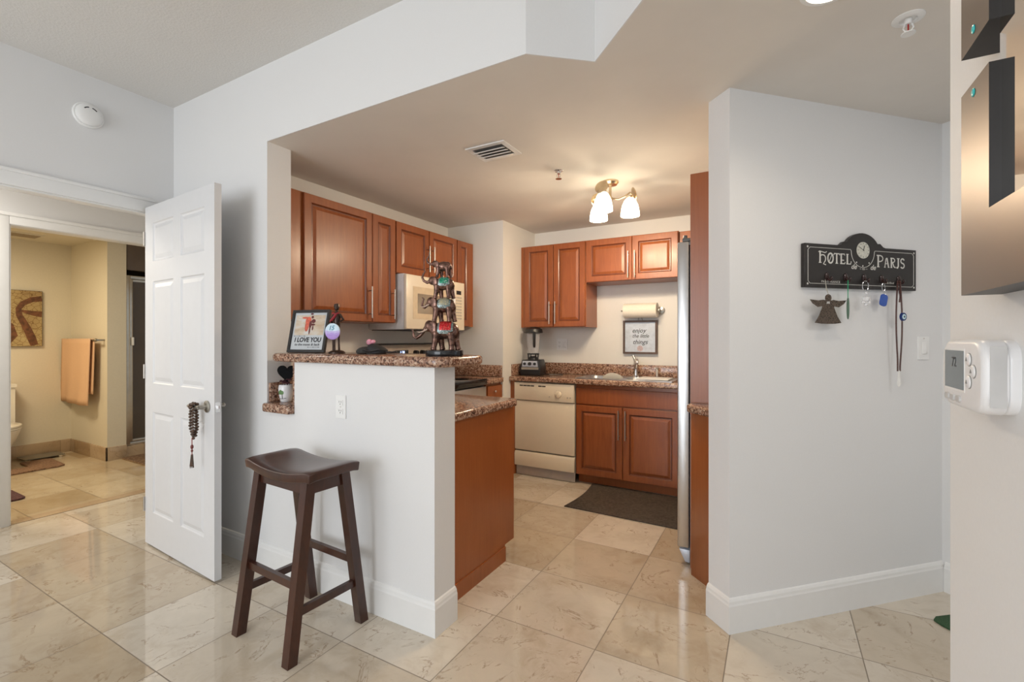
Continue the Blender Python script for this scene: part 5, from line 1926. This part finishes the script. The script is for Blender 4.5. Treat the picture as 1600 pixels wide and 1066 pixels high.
obj('back_plate', bulge(-0.078, 0.078, 0.001, 0.096, 0.0, -0.012, 0.024, 0.003), TW, t, smooth=True)
hsg = obj('housing', bulge(-0.082, 0.080, 0.0, 0.097, -0.0115, -0.036, 0.028, 0.007), TW, t, smooth=True)
obj('screen_bezel', box(bm_new(), -0.066, 0.018, -0.0365, -0.0355, 0.024, 0.084), WHITEP, hsg, bevel=0.001, bseg=1)
obj('display', box(bm_new(), -0.063, 0.016, -0.0370, -0.0362, 0.027, 0.081), simple('lcd_grey', (0.13, 0.16, 0.17), 0.08, 0.3), hsg)
text('display_digits', '72', 0.020, front(-0.022, -0.0372, 0.064), simple('lcd_ink', (0.03, 0.035, 0.04), 0.4), hsg, 0.0001)
BTN = simple('button_grey', (0.55, 0.54, 0.53), 0.4)
for x_, z_ in ((0.036, 0.070), (0.052, 0.055), (0.036, 0.040)):
    bm = bm_new()
    lathe(bm, [(0.0085, 0), (0.008, 0.002), (0.006, 0.003), (0.0, 0.0032)], M=Matrix.Translation((x_, -0.036, z_)) @ Matrix.Rotation(R(90), 4, 'X'), seg=16)
    bb = obj('button', bm, TW, hsg, smooth=True)
    bm = bm_new()
    tube(bm, [(x_ + 0.0085 * math.cos(R(a)), -0.0362, z_ + 0.0085 * math.sin(R(a))) for a in range(0, 360, 24)], 0.0007, 5, closed=True)
    prism(bm, [(x_ - 0.003, z_ - 0.002), (x_ + 0.003, z_ - 0.002), (x_, z_ + 0.003)], -0.0396, -0.039, 'y')
    obj('button_ring', bm, simple('button_dark', (0.25, 0.24, 0.23), 0.5), bb)
for x_ in (-0.052, -0.028, -0.004):
    bm = bm_new()
    prism(bm, rounded(x_ - 0.008, x_ + 0.008, 0.009, 0.018, 0.004), -0.0385, -0.0355, 'y')
    obj('button', bm, BTN, hsg, bevel=0.0005, bseg=1)
bm = bm_new()
box(bm, -0.0822 + 0.1625, -0.0822 + 0.1632, -0.029, -0.014, 0.012, 0.088)
obj('side_seam', bm, BTN, hsg)

# ------------------------------------------------------------ mirror with bronze frame pieces at the right edge
BPL = simple('bronze_gloss_panel', (0.17, 0.135, 0.11), 0.34, 0.75, var=0.03, nscale=3)
DKS = simple('dark_frame_side', (0.022, 0.020, 0.020), 0.4, var=0.1, spec=0.3)
t = thing('wall_mirror', 'mirror with thick bronze and black corner frame on the near right wall', 'mirror', (0.26, 0.60, 1.378), -90)
MIR, nt_, b_ = mat_new('mirror_glass')
setp(b_, (0.82, 0.80, 0.76), 0.02, 1.0)
bm = bm_new()
box(bm, -0.166, 0.30, -0.029, -0.0005, 0.098, 0.62)
obj('mirror_glass', bm, MIR, t)


def corner_piece(z_lo, z_hi, bar_lo, bar_hi, nm):
    """L-shaped box: bar across plus upright; front bronze, sides dark. local x = -world y + 0.60"""
    xa, xb = -0.256, -0.161
    if bar_lo < z_lo + 0.001:
        pts_ = [(xa, z_lo), (0.30, z_lo), (0.30, bar_hi), (xb, bar_hi), (xb, z_hi), (xa, z_hi)]
    else:
        pts_ = [(xa, z_lo), (xb, z_lo), (xb, bar_lo), (0.30, bar_lo), (0.30, z_hi), (xa, z_hi)]
    bm_ = bm_new()
    prism(bm_, pts_, -0.040, -0.0005, 'y')
    for f in bm_.faces:
        f.material_index = 0 if f.normal.y < -0.9 else 1
    return obj(nm, bm_, [BPL, DKS], t)


c1 = corner_piece(0.0, 0.270, 0.0, 0.097, 'frame_corner')
c2 = corner_piece(0.320, 0.72, 0.621, 0.72, 'frame_corner')
TL = simple('teal_enamel', (0.05, 0.50, 0.50), 0.3)
for c_, z_ in ((c1, 0.256), (c2, 0.337)):
    bm = bm_new()
    ellip(bm, (-0.210, -0.0405, z_), (0.0055, 0.0015, 0.0055), seg=12)
    obj('teal_dot', bm, TL, c_, smooth=True)

# ------------------------------------------------------------ bathroom contents
t = thing('towel_bar', 'bronze towel bar on the bathroom wall', 'towel bar', (-6.66, 2.23, 1.27))
bm = bm_new()
tube(bm, [(-7.10, 2.155, 1.30), (-6.27, 2.155, 1.30)], 0.009, 12)
for x_ in (-7.06, -6.31):
    tube(bm, [(x_, 2.229, 1.30), (x_, 2.155, 1.30)], 0.010, 10)
    ellip(bm, (x_, 2.155, 1.30), (0.018, 0.018, 0.018), seg=12)
obj('rail', bm, PEWTER, t, W=True, smooth=True)
bm = bm_new()
n = 24
fr_, bk_ = [], []
rows = 12
for side in (0, 1):
    grid_ = []
    for j in range(rows + 1):
        f = j / rows
        row = []
        for i in range(n + 1):
            u = i / n
            spread = (0.38 if side == 0 else 0.30)
            x_ = -6.78 - spread * (1 + 0.14 * f) + 2 * spread * u * (1 + 0.03 * f)
            if side:
                x_ += 0.10
            fold = 0.012 * math.sin(u * 13) * f + 0.018 * math.sin(u * 5 + 1) * f
            y_ = (2.142 if side == 0 else 2.172) + (-0.012 * f + fold * (1 if side == 0 else 0.4)) * (1 if side == 0 else 0.6)
            z_ = 1.315 - f * (0.72 if side == 0 else 0.60)
            row.append((x_, min(y_, 2.205), z_))
        grid_.append(row)
    V_ = [[bm.verts.new(p) for p in row] for row in grid_]
    for j in range(rows):
        for i in range(n):
            bm.faces.new((V_[j][i], V_[j][i + 1], V_[j + 1][i + 1], V_[j + 1][i]))
o = obj('bath_towel', bm, simple('peach_terry', (0.72, 0.46, 0.28), 0.9, var=0.08, nscale=200, bmp=0.5, bd=0.002), smooth=True)
sm = o.modifiers.new('thick', 'SOLIDIFY')
sm.thickness = 0.008
tag(o, 'peach bath towel hanging over the bathroom towel bar', 'towel')

t = thing('wall_canvas', 'brown and tan abstract canvas on the bathroom wall', 'painting', (-7.20, 1.62, 1.232), 90)
m_, nt_, b_ = mat_new('abstract_tan_print')
setp(b_, (0.4, 0.3, 0.15), 0.6)
mp_ = coords(nt_, (1, 1, 1))
n_ = noise(nt_, mp_, 2.1, 3, 0.5, 1.6)
r_ = ramp(nt_, n_.outputs[0], [(0.34, (0.36, 0.25, 0.11)), (0.5, (0.44, 0.33, 0.15)), (0.75, (0.50, 0.40, 0.21))])
v_ = nt_.nodes.new('ShaderNodeTexVoronoi')
v_.feature = 'DISTANCE_TO_EDGE'
v_.inputs['Scale'].default_value = 24
nt_.links.new(mp_.outputs[0], v_.inputs['Vector'])
cr = ramp(nt_, v_.outputs['Distance'], [(0.02, (0.55, 0.45, 0.35)), (0.06, (1, 1, 1))])
mx_ = nt_.nodes.new('ShaderNodeMix')
mx_.data_type = 'RGBA'
mx_.blend_type = 'MULTIPLY'
mx_.inputs[0].default_value = 1
nt_.links.new(r_.outputs[0], mx_.inputs[6])
nt_.links.new(cr.outputs[0], mx_.inputs[7])
nt_.links.new(mx_.outputs[2], b_.inputs['Base Color'])
cv_ = obj('canvas', box(bm_new(), -0.35, 0.352, -0.030, -0.001, 0, 0.61), m_, t, bevel=0.002, bseg=1)
bm = bm_new()


def ribbon(bm, pts_, ws, y=-0.0306):
    a_, b2 = [], []
    for i, p in enumerate(pts_):
        q = pts_[min(i + 1, len(pts_) - 1)]
        p0 = pts_[max(i - 1, 0)]
        d_ = Vector((q[0] - p0[0], q[1] - p0[1])).normalized()
        n_ = Vector((-d_.y, d_.x)) * ws[i]
        a_.append(bm.verts.new((p[0] + n_.x, y, p[1] + n_.y)))
        b2.append(bm.verts.new((p[0] - n_.x, y, p[1] - n_.y)))
    for i in range(len(pts_) - 1):
        bm.faces.new((a_[i], a_[i + 1], b2[i + 1], b2[i]))


ribbon(bm, [(0.350, 0.530), (0.27, 0.515), (0.20, 0.47), (0.165, 0.41), (0.17, 0.34), (0.205, 0.26), (0.24, 0.17), (0.27, 0.08), (0.29, 0.01)], [0.030, 0.028, 0.026, 0.024, 0.026, 0.030, 0.034, 0.036, 0.032])
ribbon(bm, [(0.350, 0.355), (0.29, 0.362), (0.23, 0.375), (0.18, 0.39)], [0.034, 0.028, 0.02, 0.010], y=-0.0304)
ribbon(bm, [(0.05, 0.30), (0.10, 0.22), (0.12, 0.12), (0.08, 0.05)], [0.02, 0.03, 0.04, 0.03], y=-0.0304)
obj('brush_stroke', bm, simple('umber_brush_paint', (0.14, 0.055, 0.022), 0.6, var=0.5, nscale=26), cv_)
bm = bm_new()
for x0, x1, z0, z1 in ((-0.352, 0.354, -0.002, 0.0), (-0.352, 0.354, 0.61, 0.613), (0.352, 0.355, 0, 0.61)):
    box(bm, x0, x1, -0.031, -0.001, z0, z1)
obj('canvas_edge', bm, FRAMEB, t)

t = thing('toilet', 'cream toilet partly hidden behind the bathroom door jamb', 'toilet', (-6.95, 1.50, 0), 0)
bm = bm_new()
box(bm, -0.24, -0.06, -0.22, 0.22, 0.42, 0.80)
tk = obj('tank', bm, PORC, t, bevel=0.02, bseg=3)
bm = bm_new()
box(bm, -0.245, -0.045, -0.23, 0.23, 0.801, 0.835)
obj('tank_lid', bm, PORC, tk, bevel=0.01)
bm = bm_new()
secs = []
for z_, cx_, rx, ry in ((0.0, 0.10, 0.20, 0.12), (0.12, 0.10, 0.17, 0.10), (0.26, 0.15, 0.22, 0.15), (0.38, 0.18, 0.26, 0.19), (0.405, 0.18, 0.265, 0.195)):
    secs.append([bm.verts.new((cx_ + rx * math.cos(2 * math.pi * k / 28), ry * math.sin(2 * math.pi * k / 28), z_)) for k in range(28)])
for a_, b2 in zip(secs[:-1], secs[1:]):
    for k in range(28):
        bm.faces.new((a_[k], a_[(k + 1) % 28], b2[(k + 1) % 28], b2[k]))
bm.faces.new(secs[0][::-1])
bm.faces.new(secs[-1])
box(bm, -0.20, 0.02, -0.10, 0.10, 0.0, 0.415)
obj('bowl', bm, PORC, t, smooth=True)
bm = bm_new()
pts = [(0.18 + 0.27 * math.cos(2 * math.pi * k / 30), 0.20 * math.sin(2 * math.pi * k / 30)) for k in range(30)]
prism(bm, pts, 0.408, 0.425)
prism(bm, pts, 0.428, 0.448)
obj('seat', bm, PORC, t, bevel=0.004)

t = thing('bathroom_scale', 'glass and metal bathroom scale on the floor beside the towel wall', 'scale', (-7.04, 1.93, 0.0))
m_, nt_, b_ = mat_new('scale_glass')
setp(b_, (0.22, 0.21, 0.17), 0.08, 0.2)
bm = bm_new()
prism(bm, rounded(-0.125, 0.125, -0.165, 0.165, 0.02), 0.022, 0.030)
obj('platform', bm, m_, t, bevel=0.001, bseg=1)
for sx in (-1, 1):
    for sy in (-1, 1):
        bm = bm_new()
        lathe(bm, [(0.022, 0), (0.024, 0.004), (0.024, 0.020), (0.015, 0.022)], c=(sx * 0.09, sy * 0.13, 0.0), seg=18)
        obj('foot', bm, CHROME, t, smooth=True)
bm = bm_new()
pts = [(-6.60, 1.30), (-6.40, 1.30), (-6.385, 1.34), (-6.385, 1.88), (-6.42, 1.94), (-6.84, 1.96), (-6.88, 1.92), (-6.88, 1.72), (-6.60, 1.72)]
prism(bm, pts, 0.001, 0.018)
SH = simple('brown_shag', (0.26, 0.15, 0.09), 0.95, var=0.45, nscale=70, bmp=1.0, bd=0.012)
tag(obj('bath_rug', bm, SH, bevel=0.006), 'brown shaggy bath rug in front of the toilet', 'rug')
bm = bm_new()
prism(bm, rounded(-5.76, -5.36, 0.75, 1.385, 0.05), 0.001, 0.016)
tag(obj('bath_rug', bm, simple('plum_shag', (0.11, 0.05, 0.055), 0.95, var=0.45, nscale=70, bmp=1.0, bd=0.012), bevel=0.006), 'dark plum bath rug corner beside the bathroom door jamb', 'rug')
m_, nt_, b_ = mat_new('woven_basket_mat')
setp(b_, (0.3, 0.2, 0.12), 0.9)
mp_ = coords(nt_)
v_ = nt_.nodes.new('ShaderNodeTexVoronoi')
v_.inputs['Scale'].default_value = 34
v_.inputs['Randomness'].default_value = 0.25
nt_.links.new(mp_.outputs[0], v_.inputs['Vector'])
r_ = ramp(nt_, v_.outputs['Distance'], [(0.2, (0.40, 0.27, 0.16)), (0.5, (0.13, 0.075, 0.045))])
nt_.links.new(r_.outputs[0], b_.inputs['Base Color'])
bump(nt_, b_, v_.outputs['Distance'], 1.0, 0.006)
bm = bm_new()
prism(bm, rounded(-6.22, -5.62, 2.34, 3.10, 0.03), 0.001, 0.016)
tag(obj('bath_mat', bm, m_, bevel=0.004), 'brown woven bath mat in front of the shower', 'mat')

t = thing('shower_door', 'framed shower door with dark interior and silver frame', 'shower door', (-6.31, 2.83, 0.12))
bm = bm_new()
for x0, x1, y0, y1, z0, z1 in ((-6.335, -6.275, 2.41, 2.445, 0.121, 2.02), (-6.335, -6.275, 3.215, 3.25, 0.121, 2.02), (-6.335, -6.275, 2.445, 3.215, 1.985, 2.02), (-6.335, -6.275, 2.445, 3.215, 0.121, 0.155)):
    box(bm, x0, x1, y0, y1, z0, z1)
SAT = simple('satin_silver', (0.55, 0.50, 0.43), 0.3, 0.9)
obj('frame', bm, SAT, t, W=True, bevel=0.003)
bm = bm_new()
for y0, y1, z0, z1 in ((2.447, 2.475, 0.158, 1.982), (3.18, 3.213, 0.158, 1.982), (2.475, 3.18, 1.955, 1.982), (2.475, 3.18, 0.158, 0.185)):
    box(bm, -6.315, -6.290, y0, y1, z0, z1)
lf = obj('door_frame', bm, SAT, t, W=True, bevel=0.002)
SG, nt_, b_ = mat_new('tinted_shower_glass')
setp(b_, (0.16, 0.12, 0.085), 0.08, 0, 0.5)
b_.inputs['Alpha'].default_value = 0.45
obj('glass', box(bm_new(), -6.305, -6.299, 2.475, 3.18, 0.185, 1.955), SG, lf, W=True)
bm = bm_new()
box(bm, -6.289, -6.262, 2.455, 2.478, 1.24, 1.33)
obj('latch_catch', bm, WHITEP, t, W=True, bevel=0.003)
t = thing('bathroom_vent', 'tan rectangular vent grille on the bathroom ceiling', 'vent', (-6.8, 1.65, 2.38))
bm = bm_new()
box(bm, -6.92, -6.70, 1.30, 1.86, 2.390, 2.3995)
obj('frame', bm, BWALL, t, W=True)
bm = bm_new()
for k in range(6):
    box(bm, -6.90 + k * 0.032, -6.885 + k * 0.032, 1.32, 1.84, 2.384, 2.3898)
obj('louvres', bm, simple('tan_louvre', (0.38, 0.30, 0.2), 0.6), t, W=True)
